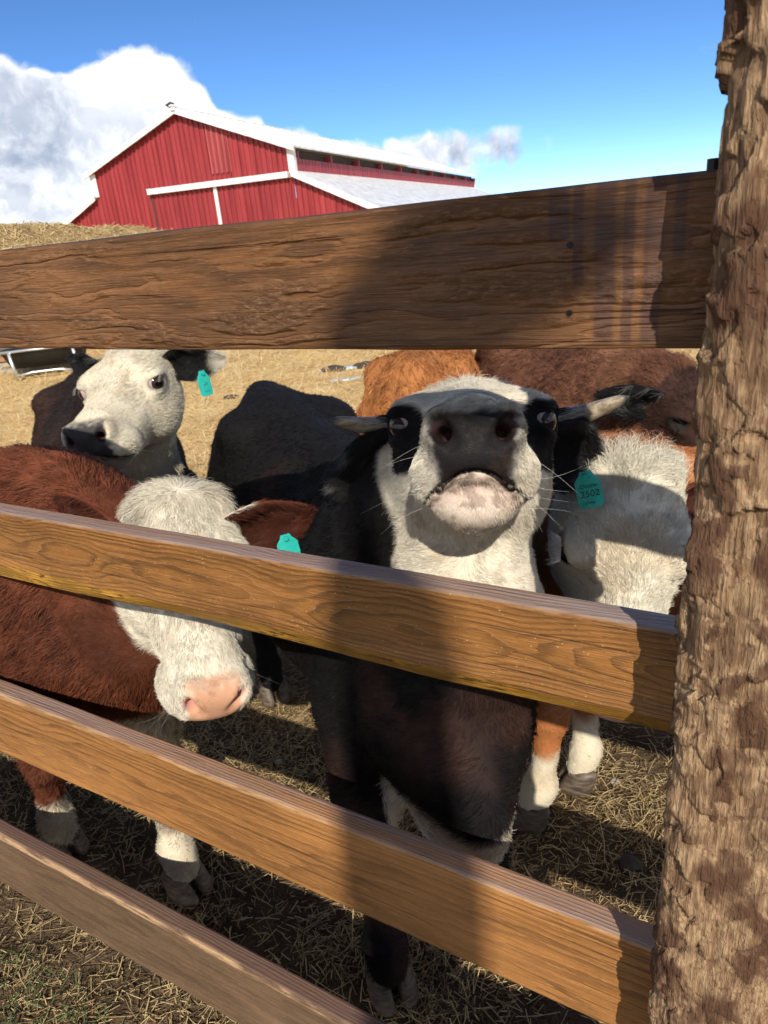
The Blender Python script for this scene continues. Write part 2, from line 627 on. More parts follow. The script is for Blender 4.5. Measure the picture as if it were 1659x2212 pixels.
# ------------------------------------------------------------------ timber of the fence
def wood_material(name, early, late, arris=None, ring=.011, y0=.10, z0=0.0, wob=.02, dark=.35, rough=.5, relief=.5, saw=0.0, drips=None,
                  fuzzy=0.0, speck=0.0, wane=None, seed=0.0, xs=1.0, toptint=None):
    m, N, b = material(name)
    tc = N.new('ShaderNodeTexCoord')
    P0 = tc.outputs['Object']
    P = N.vmath('ADD', P0, (seed * 3.7, 0, 0))
    sx, sy, sz = N.sepxyz(P0)
    lowv = N.noise(N.scale(P, (1.6 * xs, 2, 2)), 1.0, 2, .5, color=True)
    lx, ly, lz = N.sepxyz(lowv)
    fine = N.noise(N.scale(P, (6, 22, 22)), 1.0, 4, .6)
    yy = N.math('ADD', N.math('ADD', sy, y0), N.math('MULTIPLY', N.math('SUBTRACT', ly, .5), wob * 4))
    zz = N.math('ADD', N.math('SUBTRACT', sz, z0), N.math('MULTIPLY', N.math('SUBTRACT', lz, .5), wob * 2.5))
    r = N.math('SQRT', N.math('ADD', N.math('MULTIPLY', yy, yy), N.math('MULTIPLY', zz, zz)))
    r = N.math('ADD', r, N.math('MULTIPLY', N.math('SUBTRACT', fine, .5), ring * 1.6))
    r = N.math('ADD', r, N.math('MULTIPLY', N.noise(N.scale(P, (2.5, 25, 25)), 1.0, 2), ring * 3.0))
    fr = N.math('FRACT', N.math('DIVIDE', r, ring))
    band = N.math('MULTIPLY', N.mr(fr, .35, .86, 0, 1, True), N.mr(fr, .93, 1.0, 1, 0, True))     # latewood peak
    fib = N.noise(N.scale(P, (7, 210, 210)), 1.0, 3, .65)
    fib2 = N.noise(N.scale(P, (40, 600, 600)), 1.0, 2, .6)
    c = N.mix(N.math('MULTIPLY', N.math('MULTIPLY', band, N.mr(fib2, .3, .6, .45, 1.0)), N.mr(N.noise(N.scale(P, (5, 30, 30)), 1.0, 3), .3, .6, .25, .95)), early, late)
    c = N.mix(N.mr(fib, .38, .70, 0, .6), c, tuple(q * .42 for q in early))
    patch = N.noise(N.scale(P, (3.0, 12, 12)), 1.0, 5, .62)
    c = N.mix(N.mr(patch, .42, .68, 0, dark), c, tuple(q * .30 + .004 for q in early))
    patch2 = N.noise(N.scale(P, (2.0, 7, 7)), 1.0, 4, .6)
    c = N.mix(N.mr(patch2, .50, .72, 0, .55), c, tuple(min(1, q * 1.5 + .01) for q in early))
    strk = N.noise(N.scale(P, (1.8, 120, 120)), 1.0, 3, .6)
    c = N.mix(N.mr(strk, .60, .72, 0, .75), c, tuple(q * .18 for q in early))
    c = N.mix(N.mr(fib2, .56, .74, 0, .5), c, tuple(min(1, q * 1.7 + .02) for q in early))
    c = N.mix(N.mr(N.noise(P, 170, 2, .7), .56, .70, 0, .35), c, tuple(q * .35 for q in early))
    if arris:
        za, acol = arris
        an = N.noise(N.scale(P, (9, 60, 60)), 1, 4, .65)
        am = N.math('MULTIPLY', N.mr(N.math('ADD', sz, N.math('MULTIPLY', N.math('SUBTRACT', an, .5), .010)), za - .004, za - .001, 0, 1), N.mr(sy, .004, .008, 1, 0))
        c = N.mix(N.math('MULTIPLY', am, N.mr(an, .40, .55, 0, .85)), c, acol)
    h = N.math('ADD', N.math('MULTIPLY', band, .28), N.math('MULTIPLY', fib, .55))
    h = N.math('SUBTRACT', h, N.mr(strk, .60, .72, 0, .5))
    h = N.math('ADD', h, N.math('MULTIPLY', fib2, .2))
    if fuzzy:
        rag = N.noise(N.scale(P, (70, 260, 230)), 1.0, 5, .75)
        rag2 = N.voro(N.scale(P, (60, 140, 150)), 1.0)
        msk = N.math('MULTIPLY', N.mr(fr, .02, .2, 0, 1, True), N.mr(fr, .38, .62, 1, 0, True))
        area = N.mr(N.noise(N.scale(P, (4.5, 9, 9)), 1.0, 3), .40, .60, 0, 1, True)
        msk = N.math('MULTIPLY', msk, area)
        h = N.math('ADD', h, N.math('MULTIPLY', N.math('ADD', rag, N.math('MULTIPLY', rag2, .7)), N.math('MULTIPLY', msk, fuzzy)))
        c = N.mix(N.math('MULTIPLY', msk, N.mr(rag, .48, .64, 0, .55)), c, tuple(q * .25 for q in early))
        c = N.mix(N.math('MULTIPLY', msk, N.mr(rag, .36, .46, .55, 0)), c, (.30, .20, .115))
    if saw:
        sw = N.noise(N.scale(P, (95, 4, 6)), 1.0, 1, .4)
        h = N.math('ADD', h, N.math('MULTIPLY', sw, saw))
    if wane:                      # bark edge along the bottom arris
        zb, col = wane
        wn = N.noise(N.scale(P, (5, 14, 14)), 1.0, 4, .6)
        ww = N.mr(N.math('ADD', sz, N.math('MULTIPLY', N.math('SUBTRACT', wn, .5), .012)), zb, zb + .004, 1, 0)
        wc = N.mix(N.mr(N.noise(N.scale(P, (30, 160, 160)), 1, 4, .7), .50, .62), col, (.018, .012, .008))
        wc = N.mix(N.mr(N.noise(N.scale(P, (9, 40, 40)), 1, 3), .42, .60), wc, tuple(q * .55 for q in col))
        c = N.mix(ww, c, wc)
    if drips:
        acc = None
        for (x0, wd, zlo) in drips:
            jit = N.math('MULTIPLY', N.math('SUBTRACT', N.noise(N.scale(P, (2, 2, 30)), 1, 2), .5), .006)
            dx = N.math('ABSOLUTE', N.math('SUBTRACT', N.math('ADD', sx, jit), x0))
            q = N.math('MULTIPLY', N.mr(dx, wd * .55, wd, 1, 0, True), N.mr(sz, zlo, zlo + .012, 0, 1, True))
            acc = q if acc is None else N.math('MAXIMUM', acc, q)
        c = N.mix(N.math('MULTIPLY', acc, .50), c, (.032, .018, .026))
    if speck:
        vs = N.voro(N.scale(P, (1, 1, 1)), 150)
        big = N.mr(N.noise(P, 60, 2), .45, .6, 0, 1)
        sp = N.math('MULTIPLY', N.mr(vs, .10, .16, 1, 0), big)
        c = N.mix(N.math('MULTIPLY', sp, speck), c, (.62, .45, .22))
    if toptint:  # upward faces tinted by normal; skylight sheen put into the colour
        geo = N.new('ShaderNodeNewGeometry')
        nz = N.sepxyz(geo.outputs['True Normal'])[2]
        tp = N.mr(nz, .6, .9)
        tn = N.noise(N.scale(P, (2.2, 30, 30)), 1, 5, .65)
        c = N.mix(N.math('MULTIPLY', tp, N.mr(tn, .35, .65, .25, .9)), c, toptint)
    N.put(b.inputs['Base Color'], c)
    b.inputs['Roughness'].default_value = rough
    N.put(b.inputs['Roughness'], N.mr(fib, .3, .7, rough - .1, rough + .18))
    b.inputs['Specular IOR Level'].default_value = .38
    N.put(b.inputs['Normal'], N.bump(h, relief, .006))
    return m


def rail_mesh(length, height, thick, seed, wane=0.0, crown=0.0, wany=0.0, nx=260):
    """board along +x, front face at y=0 (thickness to +y), z from -height/2 to height/2"""
    h2 = height / 2
    e = .005
    # cross-section, counter clockwise seen from +x; index carries what it is
    prof = []
    nz = 10
    for k in range(nz + 1):
        prof.append((0, -h2 + e + (height - 2 * e) * k / nz))
    prof += [(e * .3, h2 - e * .3), (e, h2)]
    for k in range(1, 4):
        prof.append((e + (thick - 2 * e) * k / 4, h2))
    prof += [(thick - e, h2), (thick - e * .3, h2 - e * .3), (thick, h2 - e), (thick, -h2 + e), (thick - e * .3, -h2 + e * .3), (thick - e, -h2)]
    for k in (2, 1):
        prof.append((e + (thick - 2 * e) * k / 3, -h2))
    prof += [(e, -h2), (e * .3, -h2 + e * .3)]
    prof = np.array(prof)
    xs = np.linspace(0, length, nx)
    V = np.zeros((nx, len(prof), 3))
    V[:, :, 0] = xs[:, None]
    V[:, :, 1] = prof[None, :, 0]
    V[:, :, 2] = prof[None, :, 1]
    # slightly uneven edges
    top = fbm(np.stack([xs * 3.0, np.full(nx, seed), np.zeros(nx)], 1), 4, 3) * .0035
    bot = fbm(np.stack([xs * 3.0, np.full(nx, seed + 9), np.zeros(nx)], 1), 4, 6) * .0035
    if wany:
        bot = bot + wany * (fbm(np.stack([xs * 2.2, np.full(nx, seed + 4), np.zeros(nx)], 1), 3, 8) * .5 + .3)
    t = (prof[:, 1] + h2) / height
    V[:, :, 2] += top[:, None] * t[None, :] ** 3 + bot[:, None] * (1 - t[None, :]) ** 3
    if wane:      # front bottom arris cut back along the bark line
        wv = wane * np.clip(.75 + .8 * fbm(np.stack([xs * 2.6, np.full(nx, seed + 14), np.zeros(nx)], 1), 3, 12), .15, 1.6)
        dz = np.clip((wv[:, None] - (V[:, :, 2] + h2)) / np.maximum(wv[:, None], 1e-4), 0, 1)
        front = V[:, :, 1] < thick * .5
        V[:, :, 1] += np.where(front, dz * wv[:, None] * .55, 0)
    V[:, :, 2] += (crown * np.sin(np.pi * xs / length))[:, None]
    V[:, :, 1] += fbm(np.stack([np.repeat(xs[:, None], len(prof), 1) * 25, np.repeat(prof[None, :, 1], nx, 0) * 60, np.full((nx, len(prof)), seed)], -1), 3, 7) * .0008
    n = len(prof)
    i, j = np.meshgrid(np.arange(nx - 1), np.arange(n), indexing='ij')
    a, b_ = (i * n + j).ravel(), (i * n + (j + 1) % n).ravel()
    F = np.stack([a, a + n, b_ + n, b_], 1)
    V = V.reshape(-1, 3)
    faces = [tuple(q) for q in F] + [tuple(range(n)), tuple(range((nx - 1) * n, nx * n))[::-1]]
    return V, faces


def fence_matrix(u, z, n=.66):
    """local x runs to the left along the fence, y away from the camera, z up"""
    p = FN * n + FU * u
    return Matrix([[FU[0], FN[0], 0, p[0]], [FU[1], FN[1], 0, p[1]], [0, 0, 1, z], [0, 0, 0, 1]])


def post_material():
    m, N, b = material('weathered_post_wood')
    tc = N.new('ShaderNodeTexCoord')
    P = tc.outputs['Object']
    ca = N.new('ShaderNodeAttribute', attribute_name='Col').outputs['Color']
    chip, drk, rnd = N.sepxyz(ca)
    fib = N.noise(N.scale(P, (320, 320, 22)), 1, 3, .7)
    fibd = N.noise(N.scale(P, (150, 150, 30)), 1, 3, .65, dist=.6)
    c = N.mix(N.mr(fibd, .36, .64), (.155, .082, .042), (.32, .195, .105))
    c = N.mix(N.mr(rnd, .35, 1.0, 0, .75), c, (.42, .28, .155))
    c = N.mix(N.mr(fib, .44, .68, 0, .55), c, (.50, .36, .215))
    c = N.mix(N.math('MULTIPLY', drk, .88), c, (.070, .030, .018))
    c = N.mix(N.mr(fib, .40, .58, .45, 0), c, (.11, .055, .03))
    c = N.mix(N.mr(chip, .34, .05, 0, .6), c, (.075, .035, .022))
    h = N.math('ADD', N.math('MULTIPLY', fib, .8), fibd)
    N.put(b.inputs['Base Color'], c)
    b.inputs['Roughness'].default_value = .85
    b.inputs['Specular IOR Level'].default_value = .2
    N.put(b.inputs['Normal'], N.bump(h, .8, .006))
    return m


POST_MAT = post_material()


def cells(Q, seed):
    """cellular noise: nearest and second distance, random values of the nearest cell, offset from its centre"""
    i = np.floor(Q).astype(np.int64)
    best = np.full(Q.shape[:-1], 9.0)
    second = np.full(Q.shape[:-1], 9.0)
    rid = np.zeros(Q.shape[:-1], np.int64)
    off = np.zeros(Q.shape)
    for dx in (-1, 0, 1):
        for dy in (-1, 0, 1):
            for dz in (-1, 0, 1):
                c = i + np.array([dx, dy, dz])
                h = _perm[(_perm[(_perm[(c[..., 0] + seed * 7) & 4095] + c[..., 1]) & 4095] + c[..., 2]) & 4095]
                o = np.stack([_vals[(h + 11 * k) & 4095] * .5 + .5 for k in range(3)], -1)
                d = Q - (c + o)
                r = np.sqrt((d ** 2).sum(-1))
                nb = r < best
                second = np.where(nb, best, np.minimum(second, r))
                best = np.where(nb, r, best)
                rid = np.where(nb, h, rid)
                off = np.where(nb[..., None], d, off)
    return best, second, rid, off


def post_mesh(half, z0, z1, seed, nz=520, nth=200, flat=1.0):
    """square post hewn with an axe: overlapping tilted flakes, ragged arrises"""
    zs = np.linspace(z0, z1, nz)
    th = np.linspace(0, 2 * math.pi, nth, endpoint=False)
    T, Z = np.meshgrid(th, zs, indexing='xy')
    e = 5.5
    c, s = np.cos(T), np.sin(T)
    rad = half / (np.abs(c) ** e + np.abs(s) ** e) ** (1 / e)
    Q = np.stack([c * rad, s * rad, Z], -1)
    wp = np.stack([fbm(Q * 26 + 9 * k, 3, seed + k) for k in range(3)], -1)
    sk = Q.copy()
    sk[..., 2] += Q[..., 0] * .55                    # flakes lie slantwise
    b1, b2, rid, off = cells(sk * np.array([32, 32, 24]) + wp * 1.0, seed)
    hgt = _vals[(rid + 3) & 4095]
    tilt = np.stack([_vals[(rid + 5) & 4095], _vals[(rid + 6) & 4095], _vals[(rid + 8) & 4095]], -1)
    fl = hgt * .55 + (off * tilt).sum(-1) * 1.1
    c1, c2, rid2, off2 = cells(sk * np.array([75, 75, 34]) + wp * 1.2 + 5, seed + 3)
    fl2 = _vals[(rid2 + 3) & 4095] * .5 + (off2 * np.stack([_vals[(rid2 + 5) & 4095], _vals[(rid2 + 6) & 4095], _vals[(rid2 + 8) & 4095]], -1)).sum(-1)
    crack = sstep(.10, .0, b2 - b1) * sstep(-.1, .3, fbm(Q * 20, 2, seed + 30))
    base = fbm(Q * np.array([14, 14, 7]), 3, seed + 40) * .004
    relief = base + fl * .0046 + fl2 * .0018 - crack * .003
    corner = np.clip((np.minimum(np.abs(c), np.abs(s)) / np.maximum(np.abs(c), np.abs(s)) - .55) / .45, 0, 1)
    rag = np.clip(fbm(Q * np.array([30, 30, 24]), 4, seed + 11), -.6, .6)
    relief = relief + corner * (rag * .007 - .005 + fl * .002)
    fibz = fbm(Q * np.array([160, 160, 16]), 2, seed + 20) * .0012
    rr = 1 + (relief + fibz) / np.maximum(rad, 1e-4)
    V = np.stack([Q[..., 0] * rr, Q[..., 1] * rr * flat, Z], -1).reshape(-1, 3)
    big = fbm(Q * np.array([24, 24, 15]), 4, seed + 50)
    dark = sstep(.05, .40, big + .35 * hgt + .25 * fl2 * .5)
    col = np.stack([np.clip(.5 + fl * .5, 0, 1), dark, np.clip(.5 + .5 * _vals[(rid2 + 17) & 4095], 0, 1)], -1).reshape(-1, 3)
    i, j = np.meshgrid(np.arange(nz - 1), np.arange(nth), indexing='ij')
    a, b_ = (i * nth + j).ravel(), (i * nth + (j + 1) % nth).ravel()
    F = np.stack([a, b_, b_ + nth, a + nth], 1)
    return V, F, col


def build_fence():
    root = empty('rail_fence', tuple(FN * .66 + FU * .1))
    tag(root, 'brown stained four-rail timber fence with rough hewn post in the foreground', 'fence')
    inv = root.matrix_world.copy()
    inv = Matrix.Translation(-root.location)

    def place(o, M):
        o.matrix_world = M
        o.parent = root
        o.matrix_parent_inverse = inv

    L = 3.0
    u0 = .03
    mats = [
        wood_material('rail_wood_rough', (.20, .086, .028), (.045, .021, .010), ring=.021, y0=.045, z0=.0, wob=.030, dark=.75, rough=.5,
                      relief=.6, saw=.25, fuzzy=1.5, speck=.0, seed=1.3, xs=.8,
                      drips=[(.065, .006, .0), (.085, .010, -.07), (.105, .006, -.07), (.125, .011, -.07), (.148, .006, -.02), (.165, .012, .02),
                             (1.20, .006, .045), (1.25, .006, .03), (1.28, .004, .04), (1.31, .006, .03), (1.34, .004, .05), (1.41, .006, .04), (1.05, .005, .05)],
                      toptint=(.05, .035, .04)),
        wood_material('rail_wood_figured', (.31, .135, .036), (.070, .036, .015), ring=.0056, y0=.030, z0=.012, wob=.024, dark=.55, rough=.40,
                      relief=.5, speck=.75, wane=(-.044, (.40, .20, .030)), seed=4.1, xs=1.6, arris=(.069, (.36, .20, .09)), toptint=(.27, .21, .19)),
        wood_material('rail_wood_straight', (.37, .165, .050), (.11, .052, .020), ring=.0050, y0=.20, z0=-.03, wob=.010, dark=.45, rough=.42,
                      relief=.55, speck=.3, seed=7.7, xs=.7, arris=(.089, (.46, .28, .14)), toptint=(.25, .17, .14)),
        wood_material('rail_wood_dull', (.16, .095, .052), (.085, .05, .028), ring=.006, y0=.25, z0=.02, wob=.008, dark=.35, rough=.6,
                      relief=.4, speck=.1, seed=9.2, xs=.6, arris=(.103, (.52, .33, .18)), toptint=(.11, .060, .052)),
    ]
    specs = [  # z centre, height, wane, crown, wany edge, label
        (CAM_H - .0515, .139, 0, .0, .0, 'dark rough-sawn top rail with stain drips'),
        (CAM_H - .471, .142, .030, -.004, .012, 'figured second rail with ochre bark edge below'),
        (CAM_H - .945, .182, 0, .006, .0, 'straight-grained orange brown third rail'),
        (CAM_H - 1.468, .215, 0, .012, .0, 'dull brown lowest rail with worn arris'),
    ]
    for k, (zc, h, wane, crown, wany, lab) in enumerate(specs):
        V, F = rail_mesh(L, h, .038, 3.3 + 7 * k, wane, crown, wany)
        o = mesh_obj('rail', V, F, mats[k], None, False)
        tag(o, lab)
        place(o, fence_matrix(u0, zc))
        if k == 0:
            sm, N, b = material('dark_screw_steel')
            b.inputs['Base Color'].default_value = (.02, .018, .018, 1)
            b.inputs['Metallic'].default_value = .6
            b.inputs['Roughness'].default_value = .5
            for (x, z) in ((.155, .022), (.155, -.036)):
                mb = MB()
                mb.tube([(x, .002, z), (x, -.0015, z)], .0027, 10)
                s = mb.build('screw', sm, o)
            mb = MB()
            mb.tube([(.044, .012, .068), (.044, .012, .078)], .006, 8)
            mb.build('bolt', sm, o)
    for k, (zc, h, wane, crown, wany, lab) in enumerate(specs):
        V, F = rail_mesh(2.4, h, .038, 31.3 + 5 * k, wane, crown, wany, 120)
        o = mesh_obj('rail', V, F, mats[k], None, False)
        place(o, fence_matrix(u0 - 2.404, zc))
    V, F, col = post_mesh(.057, -.1, 2.35, 3, 900, 210, flat=.82)
    o = mesh_obj('post', V, F, POST_MAT, None, True, col)
    tag(o, 'rough hewn weathered post in front of the rail ends')
    place(o, fence_matrix(.006, 0, .66 - .048))
    V, F, col = post_mesh(.075, -.1, 1.9, 9, 160, 72)
    o = mesh_obj('post', V, F, POST_MAT, None, True, col)
    place(o, fence_matrix(2.9, 0, .66 - .08))
    o2 = o.copy()
    COL.objects.link(o2)
    place(o2, fence_matrix(-2.3, 0, .66 - .08))


build_fence()


# ------------------------------------------------------------------ implicit bodies (cattle)
class Field:
    """signed distance field made of ellipsoids and tapered capsules, meshed with surface nets"""
    def __init__(s):
        s.ops = []

    def ell(s, c, r, k=.03, R=None, neg=False):
        s.ops.append(('e', np.array(c, float), np.array(r, float), np.eye(3) if R is None else np.array(R, float), k, neg))

    def cap(s, a, b, ra, rb, k=.03, neg=False):
        s.ops.append(('c', np.array(a, float), np.array(b, float), ra, rb, k, neg))

    def grid(s, lo, hi, h):
        n = np.ceil((np.array(hi) - lo) / h).astype(int) + 1
        ax = [lo[i] + h * np.arange(n[i]) for i in range(3)]
        F = np.full(n, .5, np.float32)
        for op in s.ops:
            k, neg = op[-2], op[-1]
            pad = k + 2 * h + .015
            if op[0] == 'e':
                _, c, r, R, _, _ = op
                ext = np.sqrt((R ** 2) @ (r ** 2))
                b0, b1 = c - ext - pad, c + ext + pad
            else:
                _, a, b, ra, rb, _, _ = op
                m = max(ra, rb) + pad
                b0, b1 = np.minimum(a, b) - m, np.maximum(a, b) + m
            i0 = np.maximum(np.floor((b0 - lo) / h).astype(int), 0)
            i1 = np.minimum(np.ceil((b1 - lo) / h).astype(int) + 1, n)
            if (i1 <= i0).any():
                continue
            sl = tuple(slice(i0[i], i1[i]) for i in range(3))
            X = ax[0][sl[0]][:, None, None].astype(np.float32)
            Y = ax[1][sl[1]][None, :, None].astype(np.float32)
            Z = ax[2][sl[2]][None, None, :].astype(np.float32)
            if op[0] == 'e':
                dx, dy, dz = X - c[0], Y - c[1], Z - c[2]
                k0 = 0
                k1 = 0
                for q in range(3):
                    e = (dx * R[0, q] + dy * R[1, q] + dz * R[2, q]) / r[q]
                    k0 = k0 + e * e
                    k1 = k1 + (e / r[q]) ** 2
                k0 = np.sqrt(k0)
                d = k0 * (k0 - 1) / np.sqrt(np.maximum(k1, 1e-9))
            else:
                ba = b - a
                t = np.clip(((X - a[0]) * ba[0] + (Y - a[1]) * ba[1] + (Z - a[2]) * ba[2]) / (ba @ ba), 0, 1)
                d = np.sqrt((X - a[0] - t * ba[0]) ** 2 + (Y - a[1] - t * ba[1]) ** 2 + (Z - a[2] - t * ba[2]) ** 2) - (ra + (rb - ra) * t)
            G = F[sl]
            if neg:
                d = -d
                hh = np.clip(.5 - .5 * (d - G) / k, 0, 1)
                F[sl] = d + (G - d) * hh + k * hh * (1 - hh)
            else:
                hh = np.clip(.5 + .5 * (G - d) / k, 0, 1)
                F[sl] = G + (d - G) * hh - k * hh * (1 - hh)
        return F, ax

    def mesh(s, lo, hi, h, hole=None):
        lo = np.array(lo, float)
        F, ax = s.grid(lo, hi, h)
        ins = F < 0
        n = np.array(F.shape) - 1
        cnt = np.zeros(n, np.int8)
        for dx in (0, 1):
            for dy in (0, 1):
                for dz in (0, 1):
                    cnt += ins[dx:dx + n[0], dy:dy + n[1], dz:dz + n[2]]
        act = (cnt > 0) & (cnt < 8)
        if hole is not None:
            C = [ax[i][:-1] + h / 2 for i in range(3)]
            m = [(C[i] > hole[0][i] + 2.6 * h) & (C[i] < hole[1][i] - 2.6 * h) for i in range(3)]
            act &= ~(m[0][:, None, None] & m[1][None, :, None] & m[2][None, None, :])
        idx = np.argwhere(act)
        vid = np.full(n, -1, np.int64)
        vid[tuple(idx.T)] = np.arange(len(idx))
        pos = np.zeros((len(idx), 3))
        num = np.zeros(len(idx))
        corners = [(a, b, c) for a in (0, 1) for b in (0, 1) for c in (0, 1)]
        fv = {c: F[idx[:, 0] + c[0], idx[:, 1] + c[1], idx[:, 2] + c[2]] for c in corners}
        for a in corners:
            for q in range(3):
                if a[q] == 0:
                    b = tuple(1 if i == q else a[i] for i in range(3))
                    fa, fb = fv[a], fv[b]
                    cr = (fa < 0) != (fb < 0)
                    t = np.where(cr, fa / np.where(cr, fa - fb, 1), 0)
                    p = np.array(a, float)[None, :].repeat(len(idx), 0)
                    p[:, q] += t
                    pos += p * cr[:, None]
                    num += cr
        V = lo + (idx + pos / num[:, None]) * h
        faces = []
        for q in range(3):
            a, b = (q + 1) % 3, (q + 2) % 3
            s0 = [slice(None)] * 3
            s1 = [slice(None)] * 3
            s0[q], s1[q] = slice(0, -1), slice(1, None)
            i0, i1 = ins[tuple(s0)], ins[tuple(s1)]
            ed = np.argwhere(i0 != i1)
            ed = ed[(ed[:, a] > 0) & (ed[:, b] > 0) & (ed[:, a] < n[a]) & (ed[:, b] < n[b]) & (ed[:, q] < n[q])]
            fl = i0[tuple(ed.T)]
            cs = []
            for (oa, ob) in ((0, 0), (1, 0), (1, 1), (0, 1)):
                e2 = ed.copy()
                e2[:, a] -= 1 - oa
                e2[:, b] -= 1 - ob
                cs.append(vid[tuple(e2.T)])
            Q = np.stack(cs, 1)
            Q = np.where(fl[:, None], Q, Q[:, ::-1])
            faces.append(Q[(Q >= 0).all(1)])
        return V, np.concatenate(faces)


def rot_head(yaw, pitch, roll):
    yaw, pitch, roll = map(math.radians, (yaw, pitch, roll))
    y = np.array([math.sin(yaw) * math.cos(pitch), -math.cos(yaw) * math.cos(pitch), math.sin(pitch)])
    x = np.cross(y, [0, 0, 1.0])
    x /= np.linalg.norm(x)
    z = np.cross(x, y)
    c, s = math.cos(roll), math.sin(roll)
    return np.stack([x * c + z * s, y, z * c - x * s], 1)


EYE = np.array([.100, .010, .002])
EYE_R = .0240


def taper_x(y, tp):
    """lateral scale along the head: tp = (at skull, at muzzle)"""
    return np.interp(y, [-.02, .10, .22], [tp[0], 1.0, tp[1]])


def head_ops(F, pos, R, s=1.0, mouth=1.0, jaw=1.0, ez=0.0, tp=(1.0, 1.0)):
    def L(p):
        p = np.array(p, float)
        p[0] *= taper_x(p[1], tp)
        return pos + R @ (p * s)

    def E(c, r, k, neg=False, rx=0, rz=0):
        Q = R
        if rx or rz:
            a, b = math.radians(rx), math.radians(rz)
            Rx = np.array([[1, 0, 0], [0, math.cos(a), -math.sin(a)], [0, math.sin(a), math.cos(a)]])
            Rz = np.array([[math.cos(b), -math.sin(b), 0], [math.sin(b), math.cos(b), 0], [0, 0, 1]])
            Q = R @ Rz @ Rx
        r = np.array(r, float)
        r[0] *= taper_x(c[1], tp)
        F.ell(L(c), r * s, k * s, Q, neg)

    def Cp(a, b, ra, rb, k, neg=False):
        F.cap(L(a), L(b), ra * s, rb * s, k * s, neg)
    E((0, -.075, -.015), (.108, .125, .090), .03)
    E((0, -.155, .028), (.085, .048, .048), .05)
    for sx in (1, -1):
        E((sx * .078, -.018, .010), (.042, .062, .042), .03, rz=-sx * 8)
        E((sx * .066, -.035, -.088), (.046, .100, .078), .05)
        E((sx * .048, .10, -.060), (.032, .085, .040), .03, rz=sx * 10)
    Cp((0, -.02, -.012), (0, .19, -.022), .076, .050, .04)
    Cp((0, -.06, -.115), (0, .165, -.100), .062, .052 * jaw, .04)
    E((0, .212, -.040), (.066, .066, .056), .03)
    for sx in (1, -1):
        E((sx * .041, .250, -.014), (.027, .034, .032), .018, rz=sx * 14)
        E((sx * .047, .218, -.064), (.036, .056, .032), .02, rz=sx * 16)
    E((0, .262, -.026), (.054, .024, .040), .02)
    E((0, .254, -.048), (.050, .028, .020), .02)
    for sx in (1, -1):
        E((sx * .060, .196, -.082), (.026, .046, .034), .018, rz=sx * 14)
    E((0, .194, -.103), (.061, .058, .043 * jaw), .012)
    # mouth line
    m = []
    for t in np.linspace(-1, 1, 17):
        x = t * .074
        m.append((x, .274 - .085 * t * t, -.066 - .040 * mouth * t * t))
    for a, b in zip(m[:-1], m[1:]):
        Cp(a, b, .0052, .0052, .008, True)
    for sx in (1, -1):
        Cp((sx * .031, .290, -.028), (sx * .051, .274, -.002), .0105, .0125, .010, True)
        Cp((sx * .042, .288, -.016), (sx * .034, .235, -.022), .0120, .009, .008, True)
        # eye: lids standing proud, then the opening
        E((sx * .090, .006, .002 + ez), (.034, .042, .037), .02)
        E((sx * .126, .020, .001 + ez), (.024, .030, .0175), .005, True, rz=-sx * 32)
        # hollow above and in front of the eye
        E((sx * .098, .085, .012), (.018, .05, .024), .03, True)


